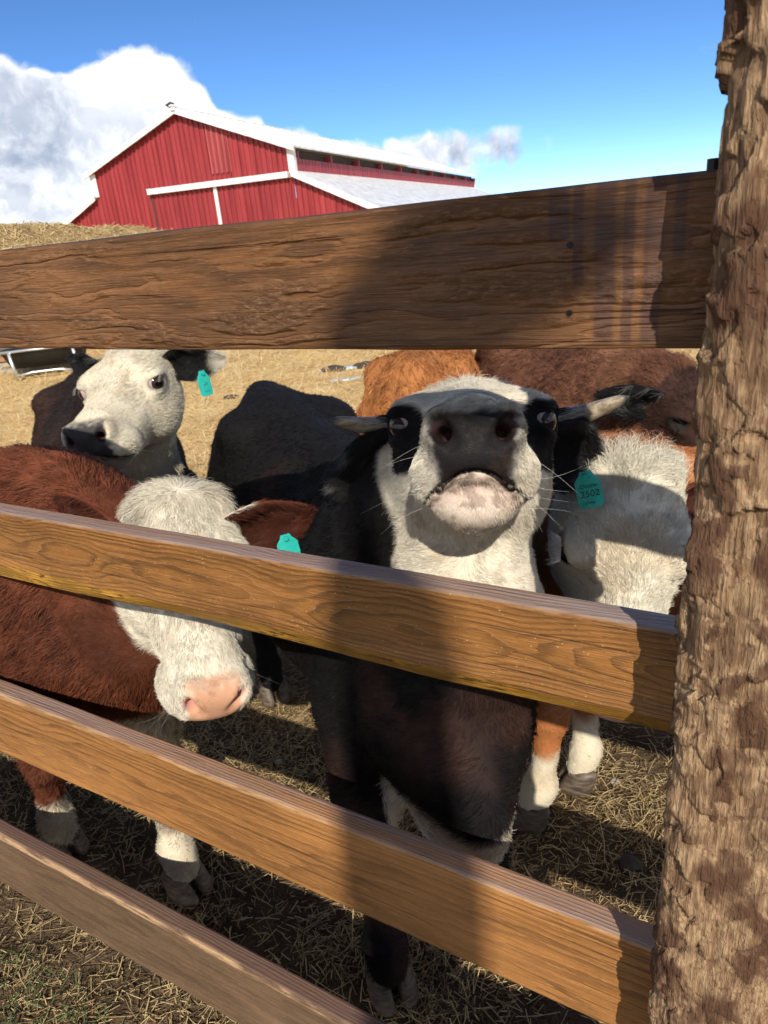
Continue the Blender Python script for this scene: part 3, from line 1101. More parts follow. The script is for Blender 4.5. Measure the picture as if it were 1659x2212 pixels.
def cow_ops(c):
    """builds the field of one animal from its pose; c gets back its key points"""
    F = Field()
    W, Hp = np.array(c['W'], float), np.array(c['H'], float)
    hb = c['hb']
    f = W - Hp
    sc = np.linalg.norm(f) / .85
    f /= np.linalg.norm(f)
    l = np.array([-f[1], f[0]])          # the animal's left
    wid = c.get('wid', 1.0)

    def G(base, df, dl, z):
        q = base + f * df * sc + l * dl * wid
        return np.array([q[0], q[1], z])
    Rb = np.stack([np.array([f[0], f[1], 0]), np.array([l[0], l[1], 0]), np.array([0, 0, 1.0])], 1)
    v = hb / 1.2

    def E(base, df, dl, dz, r, k=.1, R=Rb):
        F.ell(G(base, df, dl, hb + dz * v), (r[0] * sc, r[1] * wid, r[2] * v), k, R)
    M = (W + Hp) / 2
    E(W, .02, 0, -.34, (.34, .205, .31), .1)
    E(M, .02, 0, -.40, (.50, .290, .34), .12)
    E(Hp, .05, 0, -.33, (.36, .265, .31), .12)
    E(Hp, -.20, 0, -.33, (.18, .20, .25), .10)
    E(W, .02, 0, -.10, (.20, .075, .12), .08)
    F.cap(G(W, 0, 0, hb - .075), G(Hp, -.22, 0, hb - .07), .06, .055, .08)
    for sd in (1, -1):
        E(Hp, .07, sd * .17, -.105, (.10, .07, .05), .09)
        E(W, .10, sd * .145, -.44, (.15, .085, .27), .06)
        E(Hp, -.12, sd * .14, -.42, (.22, .12, .26), .10)
    bl = c.get('brl', 0.0)
    E(W, c.get('brf', .33), bl, -.51, (.12, .085, .17), .06)
    E(W, c.get('brf', .33) - .10, bl, -.60, (.16, .07, .09), .06)
    # legs
    for i, (fx, fy) in enumerate(c['ff']):
        sd = 1 if i == 0 else -1
        foot = np.array([fx, fy, .05])
        top = G(W, .10, sd * .145, hb * .58)
        kn = np.array([fx, fy, .36]) * .72 + np.array([top[0], top[1], .36]) * .28
        kn[2] = .37
        F.cap(top, kn + [0, 0, .17], .100, .068, .05)
        F.cap(kn + [0, 0, .17], kn, .07, .047, .04)
        F.ell(kn, (.05, .05, .06), .03)
        fet = foot * .9 + kn * .1
        fet[2] = .125
        F.cap(kn, fet, .042, .036, .03)
        F.ell(fet, (.045, .045, .045), .03)
        F.cap(fet, foot + [f[0] * .015, f[1] * .015, .02], .036, .046, .03)
        c.setdefault('feet', []).append((foot, f.copy()))
    for i, (fx, fy) in enumerate(c['hf']):
        sd = 1 if i == 0 else -1
        foot = np.array([fx, fy, .05])
        hip = G(Hp, -.08, sd * .15, hb * .62)
        sti = G(Hp, .08, sd * .18, .64)
        hk = np.array([fx - f[0] * .05, fy - f[1] * .05, .48])
        F.cap(hip, sti, .16, .12, .10)
        F.cap(sti, hk, .11, .055, .06)
        F.cap(hk, foot + [0, 0, .10], .048, .038, .03)
        F.ell(hk, (.055, .05, .06), .03)
        F.ell(foot + [0, 0, .08], (.045, .045, .045), .03)
        F.cap(foot + [0, 0, .08], foot + [f[0] * .015, f[1] * .015, .02], .037, .046, .03)
        c['feet'].append((foot, f.copy()))
    th = G(Hp, -.33, 0, hb - .12)
    F.cap(th, th + [-f[0] * .07, -f[1] * .07, -.25], .035, .025, .05)
    F.cap(th + [-f[0] * .07, -f[1] * .07, -.25], th + [-f[0] * .05, -f[1] * .05, -.62], .025, .03, .03)
    # neck and head
    hp, hr = c.get('head'), c.get('hrot')
    if hp is not None:
        R = rot_head(*hr)
        hp = np.array(hp, float)
        s = c.get('hs', 1.0)
        H0 = hp + R @ (np.array([0, -.10, -.055]) * s)
        J0 = hp + R @ (np.array([0, -.05, -.115]) * s)
        wp = G(W, .10, 0, hb - .20)
        ch = G(W, .26, 0, hb - .42)
        mid = H0 * .5 + wp * .5 + np.array(c.get('nb', (0, 0, .03)))
        F.cap(H0, mid, .105 * s, .15, .06)
        F.cap(mid, wp, .15, .20, .08)
        mj = J0 * .5 + ch * .5 + np.array(c.get('tb', (0, 0, 0)))
        F.cap(J0, mj, .085 * s, .125, .06)
        F.cap(mj, ch, .125, .17, .08)
        c['R'], c['pos'], c['s'] = R, hp, s
        head_ops(F, hp, R, s, c.get('mouth', 1.0), c.get('jaw', 1.0), c.get('ez', 0.0), c.get('tp', (1.0, 1.0)))
    c['f'], c['l'], c['G'] = f, l, G
    return F


# --- materials of the animals
def fur_material(name, rough=.55, sheen=0.0):
    m, N, b = material(name)
    a = N.new('ShaderNodeAttribute', attribute_name='Col')
    N.put(b.inputs['Base Color'], a.outputs['Color'])
    b.inputs['Roughness'].default_value = rough
    b.inputs['Specular IOR Level'].default_value = .16
    return m


def skin_material():
    m, N, b = material('cattle_hide')
    a = N.new('ShaderNodeAttribute', attribute_name='Col')
    w = N.new('ShaderNodeAttribute', attribute_name='Wet').outputs['Fac']
    tc = N.new('ShaderNodeTexCoord')
    P = tc.outputs['Object']
    peb = N.voro(P, 420)
    n = N.noise(P, 140, 3, .6)
    fine = N.noise(P, 38, 4, .65)
    c = N.mix(N.math('MULTIPLY', w, N.mr(fine, .54, .72, 0, .40)), a.outputs['Color'], (.060, .034, .020))
    N.put(b.inputs['Base Color'], c)
    N.put(b.inputs['Roughness'], N.mr(w, 0, 1, .8, N.mr(n, .3, .7, .50, .78)))
    N.put(b.inputs['Specular IOR Level'], N.mr(w, 0, 1, .15, .12))
    N.put(b.inputs['Normal'], N.bump(N.math('ADD', peb, n), .30, .0016))
    return m


SKIN = skin_material()
FUR = fur_material('cattle_fur')
WHISK, _N, _b = material('whisker')
_b.inputs['Base Color'].default_value = (.75, .70, .62, 1)
_b.inputs['Roughness'].default_value = .4


def hair_object(name, pts, rad, col, mat, parent):
    """pts: (n, k, 3) strands"""
    n, k, _ = pts.shape
    cu = bpy.data.hair_curves.new(name)
    cu.add_curves([k] * n)
    cu.attributes['position'].data.foreach_set('vector', np.ascontiguousarray(pts, np.float32).ravel())
    ra = cu.attributes.get('radius') or cu.attributes.new('radius', 'FLOAT', 'POINT')
    ra.data.foreach_set('value', np.ascontiguousarray(rad, np.float32).ravel())
    ca = cu.attributes.new('Col', 'FLOAT_COLOR', 'CURVE')
    c4 = np.ones((n, 4), np.float32)
    c4[:, :3] = col
    ca.data.foreach_set('color', c4.ravel())
    cu.materials.append(mat)
    o = bpy.data.objects.new(name, cu)
    COL.objects.link(o)
    o.parent = parent
    o['kind'] = 'stuff'
    return o


def sample_surface(V, F, dens_fn, total):
    """random points on the quads, density weighted; returns points and normals"""
    tri = np.concatenate([F[:, [0, 1, 2]], F[:, [0, 2, 3]]])
    A, B, C = V[tri[:, 0]], V[tri[:, 1]], V[tri[:, 2]]
    cr = np.cross(B - A, C - A)
    ar = np.linalg.norm(cr, axis=1) / 2
    nrm = cr / np.maximum(np.linalg.norm(cr, axis=1, keepdims=True), 1e-12)
    cen = (A + B + C) / 3
    w = ar * dens_fn(cen, nrm)
    if w.sum() <= 0:
        return np.zeros((0, 3)), np.zeros((0, 3))
    p = w / w.sum()
    ti = RNG.choice(len(tri), int(total), p=p)
    u, v = RNG.random(len(ti)), RNG.random(len(ti))
    fl = u + v > 1
    u, v = np.where(fl, 1 - u, u), np.where(fl, 1 - v, v)
    P = A[ti] + (B - A)[ti] * u[:, None] + (C - A)[ti] * v[:, None]
    return P, ti, tri, u, v, nrm


def vert_normals(V, F):
    n = np.zeros_like(V)
    fn = np.cross(V[F[:, 2]] - V[F[:, 0]], V[F[:, 3]] - V[F[:, 1]])
    for k in range(4):
        np.add.at(n, F[:, k], fn)
    return n / np.maximum(np.linalg.norm(n, axis=1, keepdims=True), 1e-12)


def grow(P, Nn, T, length, rad, lift, clump=.5, scale=30.0, curl=0.0, k=5, seed=0, noise=.35, droop=.15):
    """strands from roots P, normals Nn, combed along T"""
    n = len(P)
    T = T - Nn * (T * Nn).sum(1, keepdims=True)
    T /= np.maximum(np.linalg.norm(T, axis=1, keepdims=True), 1e-9)
    cl = np.stack([vnoise(P * scale + 7 * q, seed + q) for q in range(3)], 1)
    cl2 = np.stack([vnoise(P * scale * 3.1 + 3 * q, seed + 5 + q) for q in range(3)], 1)
    D = T + Nn * lift[:, None] + clump * (cl + .6 * cl2) + noise * RNG.normal(size=(n, 3)) * .5
    D = D - Nn * np.minimum((D * Nn).sum(1, keepdims=True) - .10, 0)
    D /= np.linalg.norm(D, axis=1, keepdims=True)
    B = np.cross(Nn, D)
    pts = np.zeros((n, k, 3))
    ph = RNG.random(n) * 6.28 + 3 * cl[:, 0]
    for i in range(k):
        t = i / (k - 1)
        q = P + D * (length * t)[:, None] - Nn * (length * .28 * t * t)[:, None] + np.array([0, 0, -1]) * (length * droop * t * t)[:, None]
        if curl:
            q = q + B * (curl * length * np.sin(ph + 5 * t) * t)[:, None]
        pts[:, i] = q
    tt = np.linspace(0, 1, k)
    R = rad[:, None] * (1 - .8 * tt[None, :] ** 1.5)
    return pts, R


WHITE = np.array([.64, .585, .475])
BLACK = np.array([.0085, .0075, .008])


def lerp(a, b, t):
    t = np.asarray(t)[..., None]
    return a * (1 - t) + b * t


def hlocal(c, P):
    q = ((P - c['pos']) @ c['R']) / c['s']
    q[:, 0] /= taper_x(q[:, 1], c.get('tp', (1.0, 1.0)))
    return q


def head_world(c, p):
    p = np.array(p, float)
    p[0] *= taper_x(p[1], c.get('tp', (1.0, 1.0)))
    return c['pos'] + c['R'] @ (p * c['s'])


def edge_noise(P, sc=22, amp=.012, seed=3):
    return amp * fbm(P * sc, 3, seed)


# --- ears, horns, tags, hooves, eyes
def ear_shape(base, axis, face, length=.19, width=.062, nt=15, nv=9, cup=.5, droop=.0, thick=.006):
    """leaf shaped cup; axis = out along the ear, face = the way it opens"""
    axis = axis / np.linalg.norm(axis)
    face = face - axis * (face @ axis)
    face /= np.linalg.norm(face)
    side = np.cross(axis, face)
    out = []
    for lay in (0, 1):
        for i in range(nt):
            t = i / (nt - 1)
            w = width * (math.sin(math.pi * min(1, .16 + .84 * t ** .85)) ** .62 if t < .999 else .06)
            w = max(w, .006)
            if t < .25:
                w = max(w, width * .50)
            cc = cup * (1.15 - .75 * t)
            for j in range(nv):
                v = -1 + 2 * j / (nv - 1)
                p = base + axis * length * t + side * w * v * math.cos(cc * abs(v) * .9) + face * (w * cc * (v * v) * .95)
                p = p + np.array([0, 0, -droop * length * t * t])
                p = p - face * (thick * (1 - .5 * t) * (1 if lay else 0)) * (1.0 if lay else 0)
                out.append(p)
    V = np.array(out)
    F = []
    m = nt * nv
    for i in range(nt - 1):
        for j in range(nv - 1):
            a = i * nv + j
            F.append((a, a + 1, a + nv + 1, a + nv))
            F.append((m + a, m + a + nv, m + a + nv + 1, m + a + 1))
    for i in range(nt - 1):
        a = i * nv
        F.append((a, a + nv, m + a + nv, m + a))
        a = i * nv + nv - 1
        F.append((a, m + a, m + a + nv, a + nv))
    for j in range(nv - 1):
        a = (nt - 1) * nv + j
        F.append((a, a + 1, m + a + 1, m + a))
    return V, np.array(F), axis, face, side


HOOF, _N, _b = material('hoof_horn')
_tc = _N.new('ShaderNodeTexCoord').outputs['Object']
_n = _N.noise(_N.scale(_tc, (30, 30, 120)), 1, 4, .6)
_N.put(_b.inputs['Base Color'], _N.mix(_N.mr(_n, .35, .65), (.045, .033, .025), (.16, .12, .085)))
_b.inputs['Roughness'].default_value = .6
HOOFP, _N, _b = material('pale_hoof_horn')
_tc = _N.new('ShaderNodeTexCoord').outputs['Object']
_n = _N.noise(_N.scale(_tc, (30, 30, 120)), 1, 4, .6)
_N.put(_b.inputs['Base Color'], _N.mix(_N.mr(_n, .35, .65), (.075, .052, .036), (.28, .20, .13)))
_b.inputs['Roughness'].default_value = .6


def build_hoof(foot, f, mat, parent, gap=.006):
    l = np.array([-f[1], f[0]])
    f3, l3 = np.array([f[0], f[1], 0]), np.array([l[0], l[1], 0])
    v, fa = [], []
    n = 14
    for sd in (1, -1):
        b = len(v)
        for (z, grow_, fwd) in ((-.055, 1.0, .028), (-.045, 1.03, .026), (-.015, .93, .014), (.010, .82, .004), (.024, .55, .0)):
            for k in range(n):
                th = 2 * math.pi * k / n
                x = math.cos(th) * (.056 if math.cos(th) > 0 else .045) * grow_
                y = math.sin(th) * .027 * grow_
                y = y if abs(y) < .024 else math.copysign(.024, y)
                toe = .010 * max(0, math.cos(th)) ** 3
                p = foot + f3 * (x + fwd) + l3 * (sd * (.026 + gap) + y - sd * toe) + np.array([0, 0, z])
                v.append(p)
        for i in range(4):
            for k in range(n):
                fa.append((b + i * n + k, b + i * n + (k + 1) % n, b + (i + 1) * n + (k + 1) % n, b + (i + 1) * n + k))
        fa.append(tuple(b + k for k in range(n))[::-1])
        fa.append(tuple(b + 4 * n + k for k in range(n)))
    return mesh_obj('hoof', v, fa, mat, parent, True)


def eye_material():
    m, N, b = material('cattle_eye')
    tc = N.new('ShaderNodeTexCoord')
    P = N.vmath('NORMALIZE', tc.outputs['Object'])
    x, y, z = N.sepxyz(P)
    # horizontal oval pupil and iris round local +Y
    ri = N.math('SQRT', N.math('ADD', N.math('MULTIPLY', x, x), N.math('MULTIPLY', z, z)))
    iris = N.math('MULTIPLY', N.mr(ri, .76, .80, 1, 0), N.mr(y, 0, .1))
    rp = N.math('SQRT', N.math('ADD', N.math('MULTIPLY', N.math('MULTIPLY', x, x), .45), N.math('MULTIPLY', N.math('MULTIPLY', z, z), 1.5)))
    pup = N.mr(rp, .30, .38, 1, 0)
    c = N.mix(N.noise(P, 4, 3), (.42, .36, .36), (.40, .22, .20))
    c = N.mix(iris, c, (.030, .018, .014))
    c = N.mix(N.math('MULTIPLY', iris, pup), c, (.004, .004, .006))
    N.put(b.inputs['Base Color'], c)
    b.inputs['Roughness'].default_value = .12
    b.inputs['Specular IOR Level'].default_value = .3
    b.inputs['Coat Weight'].default_value = .25
    b.inputs['Coat Roughness'].default_value = .05
    return m


EYEM = eye_material()


def build_eye(c, sx, gaze, parent):
    """gaze: direction of the iris in head coordinates"""
    p = head_world(c, EYE * np.array([sx, 1, 1]) + np.array([0, 0, c.get('ez', 0.0)]))
    bm = bmesh.new()
    bmesh.ops.create_uvsphere(bm, u_segments=28, v_segments=18, radius=EYE_R * c['s'])
    me = bpy.data.meshes.new('eye')
    bm.to_mesh(me)
    bm.free()
    me.polygons.foreach_set('use_smooth', np.ones(len(me.polygons), bool))
    me.materials.append(EYEM)
    o = bpy.data.objects.new('eye', me)
    COL.objects.link(o)
    g = c['R'] @ (np.array(gaze, float) / np.linalg.norm(gaze))
    up = c['R'][:, 2] - g * (c['R'][:, 2] @ g)
    up /= np.linalg.norm(up)
    xa = np.cross(g, up)
    o.matrix_world = Matrix([[xa[i], g[i], up[i], p[i]] for i in range(3)] + [[0, 0, 0, 1]])
    o.parent = parent
    o.matrix_parent_inverse = Matrix.Translation(-Vector(parent.location))
    return o


TEAL, _N, _b = material('teal_tag_plastic')
_tc = _N.new('ShaderNodeTexCoord').outputs['Object']
_N.put(_b.inputs['Base Color'], _N.mix(_N.mr(_N.noise(_tc, 60, 4), .4, .7), (.010, .36, .30), (.02, .43, .37)))
_b.inputs['Roughness'].default_value = .42
INK, _N, _b = material('black_marker_ink')
_b.inputs['Base Color'].default_value = (.012, .015, .02, 1)
_b.inputs['Roughness'].default_value = .7


def build_tag(parent, p, down, nrm, lines=(), h=.072, w=.050, bend=.004):
    """ear tag hanging from p; down = the way it hangs, nrm = the way its face looks"""
    down = down / np.linalg.norm(down)
    nrm = nrm - down * (nrm @ down)
    nrm /= np.linalg.norm(nrm)
    side = np.cross(nrm, -down)          # to the reader's right
    prof = [(0, .20), (.06, .25), (.13, .29), (.22, .42), (.30, .5), (.9, .5), (.96, .46), (1, .40)]
    v = []
    nx = 6
    for lay in (0, 1):
        for (t, ww) in prof:
            for k in range(nx + 1):
                s = -1 + 2 * k / nx
                v.append(p + down * h * t + side * w * ww * s + nrm * (bend * (t * t * 1.4 - s * s * .6) - (.0016 if lay else 0)))
    m = len(prof) * (nx + 1)
    F = []
    for i in range(len(prof) - 1):
        for k in range(nx):
            a = i * (nx + 1) + k
            F.append((a, a + 1, a + nx + 2, a + nx + 1))
            F.append((m + a, m + a + nx + 1, m + a + nx + 2, m + a + 1))
        for k in (0, nx):
            a = i * (nx + 1) + k
            F.append((a, a + nx + 1, m + a + nx + 1, m + a))
    for i in (0, len(prof) - 1):
        for k in range(nx):
            a = i * (nx + 1) + k
            F.append((a, a + 1, m + a + 1, m + a))
    o = mesh_obj('ear_tag', v, F, TEAL, parent, False)
    mb = MB()
    q = p + down * h * .11
    mb.tube([q + nrm * .006, q - nrm * .012], .0055, 12)
    mb.build('tag_button', TEAL, o)
    for (txt, t, size, off) in lines:
        cu = bpy.data.curves.new('lettering', 'FONT')
        cu.body = txt
        cu.size = size
        cu.align_x = 'CENTER'
        cu.align_y = 'CENTER'
        cu.shear = .12
        cu.extrude = .00012
        cu.offset = -.00004
        tmp = bpy.data.objects.new('lettering_curve', cu)
        me = bpy.data.meshes.new_from_object(tmp)
        bpy.data.objects.remove(tmp)
        me.materials.clear()
        me.materials.append(INK)
        to = bpy.data.objects.new('lettering', me)
        COL.objects.link(to)
        pp = p + down * h * t + side * off + nrm * (bend * t * t * 1.4 + .0006)
        up = -down
        # the face tilts with the bend
        sl = bend * 2.8 * t / h
        nn = nrm - down * sl
        nn /= np.linalg.norm(nn)
        u2 = up - nn * (up @ nn)
        u2 /= np.linalg.norm(u2)
        s2 = np.cross(u2, nn)
        to.parent = o
        to.matrix_basis = Matrix([[s2[i], u2[i], nn[i], pp[i]] for i in range(3)] + [[0, 0, 0, 1]])
    return o


def build_cow(c):
    """c: pose and look of one animal. Everything is laid out in world space under an Empty at its feet"""
    F = cow_ops(c)
    W, Hp = np.array(c['W']), np.array(c['H'])
    base = ((W + Hp) / 2)
    root = empty('cow', (base[0], base[1], 0))
    tag(root, c['label'], 'cow', 'cattle crowding behind the fence')
    off = np.array([base[0], base[1], 0])
    allp = [np.array(o[1]) for o in F.ops] + [np.array(o[2]) for o in F.ops if o[0] == 'c']
    lo, hi = np.min(allp, 0) - .42, np.max(allp, 0) + .42
    lo[2] = -.02
    parts = []
    hole = None
    if 'pos' in c:
        h = c.get('hres', .005)
        hlo = np.floor((c['pos'] - .34) / .016) * .016
        hhi = hlo + .688
        hole = (hlo, hhi)
        parts.append(F.mesh(hlo, hhi, h))
    parts.append(F.mesh(lo, hi, c.get('res', .018), hole))
    n0 = 0
    VV, FF = [], []
    for v, f in parts:
        VV.append(v)
        FF.append(f + n0)
        n0 += len(v)
    V, Fq = np.concatenate(VV), np.concatenate(FF)
    NN = vert_normals(V, Fq)
    # fine unevenness of the hide
    V = V + NN * (fbm(V * 9, 3, 21) * c.get('lump', .006))[:, None] * (np.ones(len(V)) if 'pos' not in c else sstep(.30, .45, np.linalg.norm(V - c['pos'], axis=1)))[:, None]
    col, wet, furl, furr = c['look'](c, V, NN)
    body = mesh_obj('body', V - off, Fq, SKIN, root, True, col)
    wa = body.data.attributes.new('Wet', 'FLOAT', 'POINT')
    wa.data.foreach_set('value', wet.astype(np.float32))
    # ---------------- fur
    def dens(P, Nr):
        tocam = CAMP - P
        tocam /= np.linalg.norm(tocam, axis=1, keepdims=True)
        fac = (Nr * tocam).sum(1)
        m = vis(P) & (fac > -.35) & (P[:, 2] > .05)
        dist = np.linalg.norm(P - CAMP, axis=1)
        d = m * np.clip(1.5 / dist, .2, 2.0) ** 1.3
        if 'pos' in c:
            d = d * (1 + c.get('headboost', 2.0) * sstep(.40, .28, np.linalg.norm(P - c['pos'], axis=1)))
        return d
    res = sample_surface(V, Fq, dens, c['nfur'] * HAIR)
    P, ti, tri, u, v, fn = res
    tv = tri[ti]
    bl = lambda A: A[tv[:, 0]] * (1 - u - v)[:, None] + A[tv[:, 1]] * u[:, None] + A[tv[:, 2]] * v[:, None]
    Nn = bl(NN)
    Nn /= np.linalg.norm(Nn, axis=1, keepdims=True)
    pc, pw, pl, pr = c['look'](c, P, Nn)
    keep = (pl > .001) & (pw < .5)
    P, Nn, pc, pl, pr = P[keep], Nn[keep], pc[keep], pl[keep], pr[keep]
    f3 = np.array([c['f'][0], c['f'][1], 0])
    T = np.repeat((-f3 + np.array([0, 0, -.55]))[None], len(P), 0)
    lift = np.full(len(P), c.get('lift', .38))
    if 'pos' in c:
        q = hlocal(c, P)
        dh = np.linalg.norm(P - c['pos'], axis=1) / c['s']
        wh = sstep(.34, .24, dh)
        who = np.array(c.get('whorl', (0, .02, .07)))
        sy = np.clip((q[:, 1] - who[1]) / .05, -1, 1)
        rad = np.stack([np.clip(q[:, 0] * 9, -.8, .8), sy * .9, .15 - 0 * sy], 1)
        jaw = sstep(-.03, -.09, q[:, 2])
        rad = lerp(rad / np.maximum(np.linalg.norm(rad, axis=1, keepdims=True), 1e-6), np.array([0, -1.0, -.25]), jaw)
        # swirl
        T = lerp(T, rad @ c['R'].T, wh)
        pollw = sstep(-.10, -.17, q[:, 1]) * sstep(-.02, .03, q[:, 2]) * (np.abs(q[:, 0]) < .12) * (dh < .3)
        lift = lift + c.get('polllift', .35) * pollw
    ln = pl * RNG.uniform(.6, 1.25, len(P))
    pts, R = grow(P, Nn, T, ln, pr * RNG.uniform(.7, 1.2, len(P)), lift, c.get('clump', .5), c.get('cscale', 34), c.get('curl', .12), 5, c.get('seed', 0))
    jit = RNG.normal(1, c.get('cvar', .13), len(P))[:, None]
    cl_ = 1 + c.get('cclump', .30) * vnoise(P * 70, 77) + .5 * c.get('cclump', .30) * vnoise(P * 190, 78)
    pc = np.clip(pc * jit * cl_[:, None] ** (1.0 if 'pos' not in c else np.where(np.linalg.norm(P - c['pos'], axis=1) < .34, .35, 1.0))[:, None] if 'pos' in c else pc * jit * cl_[:, None], .004, .95)
    hair_object('fur', pts - off, R, pc, FUR, root)
    # ---------------- hooves
    for i, (ft, f) in enumerate(c['feet']):
        if vis(ft[None])[0] or i < 2:
            build_hoof(ft - off, f, c.get('hoof', HOOF), root)
    # ---------------- head pieces
    if 'pos' in c:
        for sx, gz in zip((1, -1), c.get('gaze', ((1, .25, -.1), (-1, .25, -.1)))):
            if c.get('shuteyes'):
                continue
            build_eye(c, sx, gz, root)
        Lw = lambda p: head_world(c, p)
        Ld = lambda p: c['R'] @ np.array(p, float)
        for e in c.get('ears', ()):
            b = Lw(e['base'])
            ax = np.array(e['axis'], float)
            fa = np.array(e['face'], float)
            ax /= np.linalg.norm(ax)
            Vv, Ff, ax, fa, sd = ear_shape(b - ax * .02, ax, fa, e.get('len', .19), e.get('wid', .062), cup=e.get('cup', .6), droop=e.get('droop', 0))
            t = ((Vv - b) @ ax) / e.get('len', .19)
            nl = len(Vv) // 2
            inn = np.concatenate([np.ones(nl), np.zeros(nl)])
            cf = e['col']
            cc = cf(t, inn, Vv)
            eo = mesh_obj('ear', Vv - off, Ff, FUR, root, True, cc)
            if 'label' in e:
                eo['label'] = e['label']
            ne = int(e.get('nfur', 7000) * HAIR)
            nv = vert_normals(Vv, Ff)
            Pp, ti, tri, uu, vv, _ = sample_surface(Vv, Ff, lambda a, b_: np.ones(len(a)), ne)
            tv = tri[ti]
            bb = lambda A: A[tv[:, 0]] * (1 - uu - vv)[:, None] + A[tv[:, 1]] * uu[:, None] + A[tv[:, 2]] * vv[:, None]
            n_ = bb(nv)
            n_ /= np.maximum(np.linalg.norm(n_, axis=1, keepdims=True), 1e-9)
            te = ((Pp - b) @ ax) / e.get('len', .19)
            isin = (n_ @ fa) > 0
            sv = np.abs((Pp - b) @ sd) / e.get('wid', .062)
            Tt = np.repeat(ax[None], len(Pp), 0) + np.where(isin[:, None], (-np.sign((Pp - b) @ sd))[:, None] * sd[None] * .8, np.sign((Pp - b) @ sd)[:, None] * sd[None] * .5)
            ll = np.where(isin, e.get('inlen', .028), e.get('outlen', .013)) * RNG.uniform(.5, 1.3, len(Pp))
            ll = ll * np.where(sv > .75, 1.5, 1.0)
            lf = np.where(isin, .45, .25)
            pp, rr = grow(Pp, n_, Tt, ll, np.full(len(Pp), e.get('rad', .00035)), lf, .35, 40, .1, 5, 3)
            ec = cf(te, isin.astype(float), Pp) * RNG.normal(1, .15, len(Pp))[:, None]
            hair_object('ear_fur', pp - off, rr, np.clip(ec, .004, .95), FUR, eo)
        for hn in c.get('horns', ()):
            pts = [Lw(p) for p in hn['pts']]
            # smooth curve through the points
            tt = np.linspace(0, len(pts) - 1, 22)
            A = np.array(pts)
            cv = np.stack([np.interp(tt, range(len(pts)), A[:, q]) for q in range(3)], 1)
            for _ in range(3):
                cv[1:-1] = (cv[:-2] + 2 * cv[1:-1] + cv[2:]) / 4
            rad = np.interp(tt / (len(pts) - 1), [0, .3, .7, .93, .985, 1], [.0235, .0215, .0165, .0095, .0055, .002])
            mb = MB()
            mb.tube(cv - off, list(rad * hn.get('r', 1)), 18)
            ho = mb.build('horn', HORN, root, True)
            cl = np.clip(np.repeat(tt / (len(pts) - 1), 18), 0, 1)
            ca = ho.data.color_attributes.new('Col', 'FLOAT_COLOR', 'POINT')
            ca.data.foreach_set('color', np.stack([cl, cl, cl, np.ones_like(cl)], 1).astype(np.float32).ravel())
        for tg in c.get('tags', ()):
            p = np.array(tg['p'], float) - off
            build_tag(root, p, np.array(tg['down'], float), np.array(tg['nrm'], float), tg.get('lines', ()), tg.get('h', .072), tg.get('w', .05))
        # whiskers round the muzzle and long lashes
        wk = []
        nw = c.get('nwhisk', 22)
        a = RNG.random((nw, 3))
        sg = np.where(a[:, 0] < .5, -1, 1)
        loc = np.stack([sg * (.045 + .03 * a[:, 1]), .19 + .07 * a[:, 2], -.03 - .09 * RNG.random(nw)], 1)
        dr = np.stack([sg * 1.0, .35 + .5 * RNG.random(nw) - .2, -.25 + .7 * (RNG.random(nw) - .5)], 1)
        dr /= np.linalg.norm(dr, axis=1, keepdims=True)
        ln = .035 + .045 * RNG.random(nw)
        k = 6
        tt = np.linspace(0, 1, k)
        p0 = c['pos'] + (loc * c['s']) @ c['R'].T
        d0 = dr @ c['R'].T
        bend = RNG.normal(size=(nw, 3)) * .25 + np.array([0, 0, -.25])
        pts = p0[:, None] + d0[:, None] * (ln[:, None] * tt)[..., None] + bend[:, None] * (ln[:, None] * tt ** 2)[..., None]
        rr = np.repeat((.00014 * (1 - .75 * tt))[None], nw, 0)
        hair_object('whisker', pts - off, rr, np.tile(np.array(c.get('whisk', (.7, .66, .6))), (nw, 1)), FUR, root)
        # lashes
        el, ec = [], []
        for sx in (1, -1):
            for q in range(44):
                t = q / 43.0
                an = math.radians(15 + 150 * t)
                e0 = EYE * np.array([sx, 1, 1]) + np.array([sx * .022, .024 * math.cos(an), .014 * math.sin(an) + .004 + c.get('ez', 0.0)])
                dd = np.array([sx * 1.0, .5 * math.cos(an), .25 + .25 * random.random()])
                dd /= np.linalg.norm(dd)
                L_ = c.get('lash', .024) * random.uniform(.7, 1.2)
                el.append([Lw(e0 + dd * L_ * s_ + np.array([0, 0, -.5]) * L_ * s_ * s_ * .7) for s_ in np.linspace(0, 1, 5)])
        el = np.array(el)
        hair_object('eyelash', el - off, np.repeat((.0004 * (1 - .7 * np.linspace(0, 1, 5)))[None], len(el), 0),
                    np.tile(np.array(c.get('lashcol', (.7, .66, .6))), (len(el), 1)), FUR, root)
    return root


HORN, _N, _b = material('horn_keratin')
_tc = _N.new('ShaderNodeTexCoord').outputs['Object']
_t = _N.sepxyz(_N.new('ShaderNodeAttribute', attribute_name='Col').outputs['Color'])[0]
_n = _N.noise(_N.scale(_tc, (26, 160, 160)), 1, 4, .65)
_c = _N.mix(_N.mr(_n, .36, .64), (.16, .115, .070), (.40, .33, .23))
_c = _N.mix(_N.mr(_t, .93, .985), _c, (.035, .033, .032))
_c = _N.mix(_N.mr(_t, .0, .22, .5, 0), _c, (.16, .10, .055))
_N.put(_b.inputs['Base Color'], _c)
_b.inputs['Roughness'].default_value = .42
_N.put(_b.inputs['Normal'], _N.bump(_n, .45, .003))

# ------------------------------------------------------------------ the six animals
MUZ = np.array([.011, .0095, .010])
PINK = np.array([.62, .33, .26])


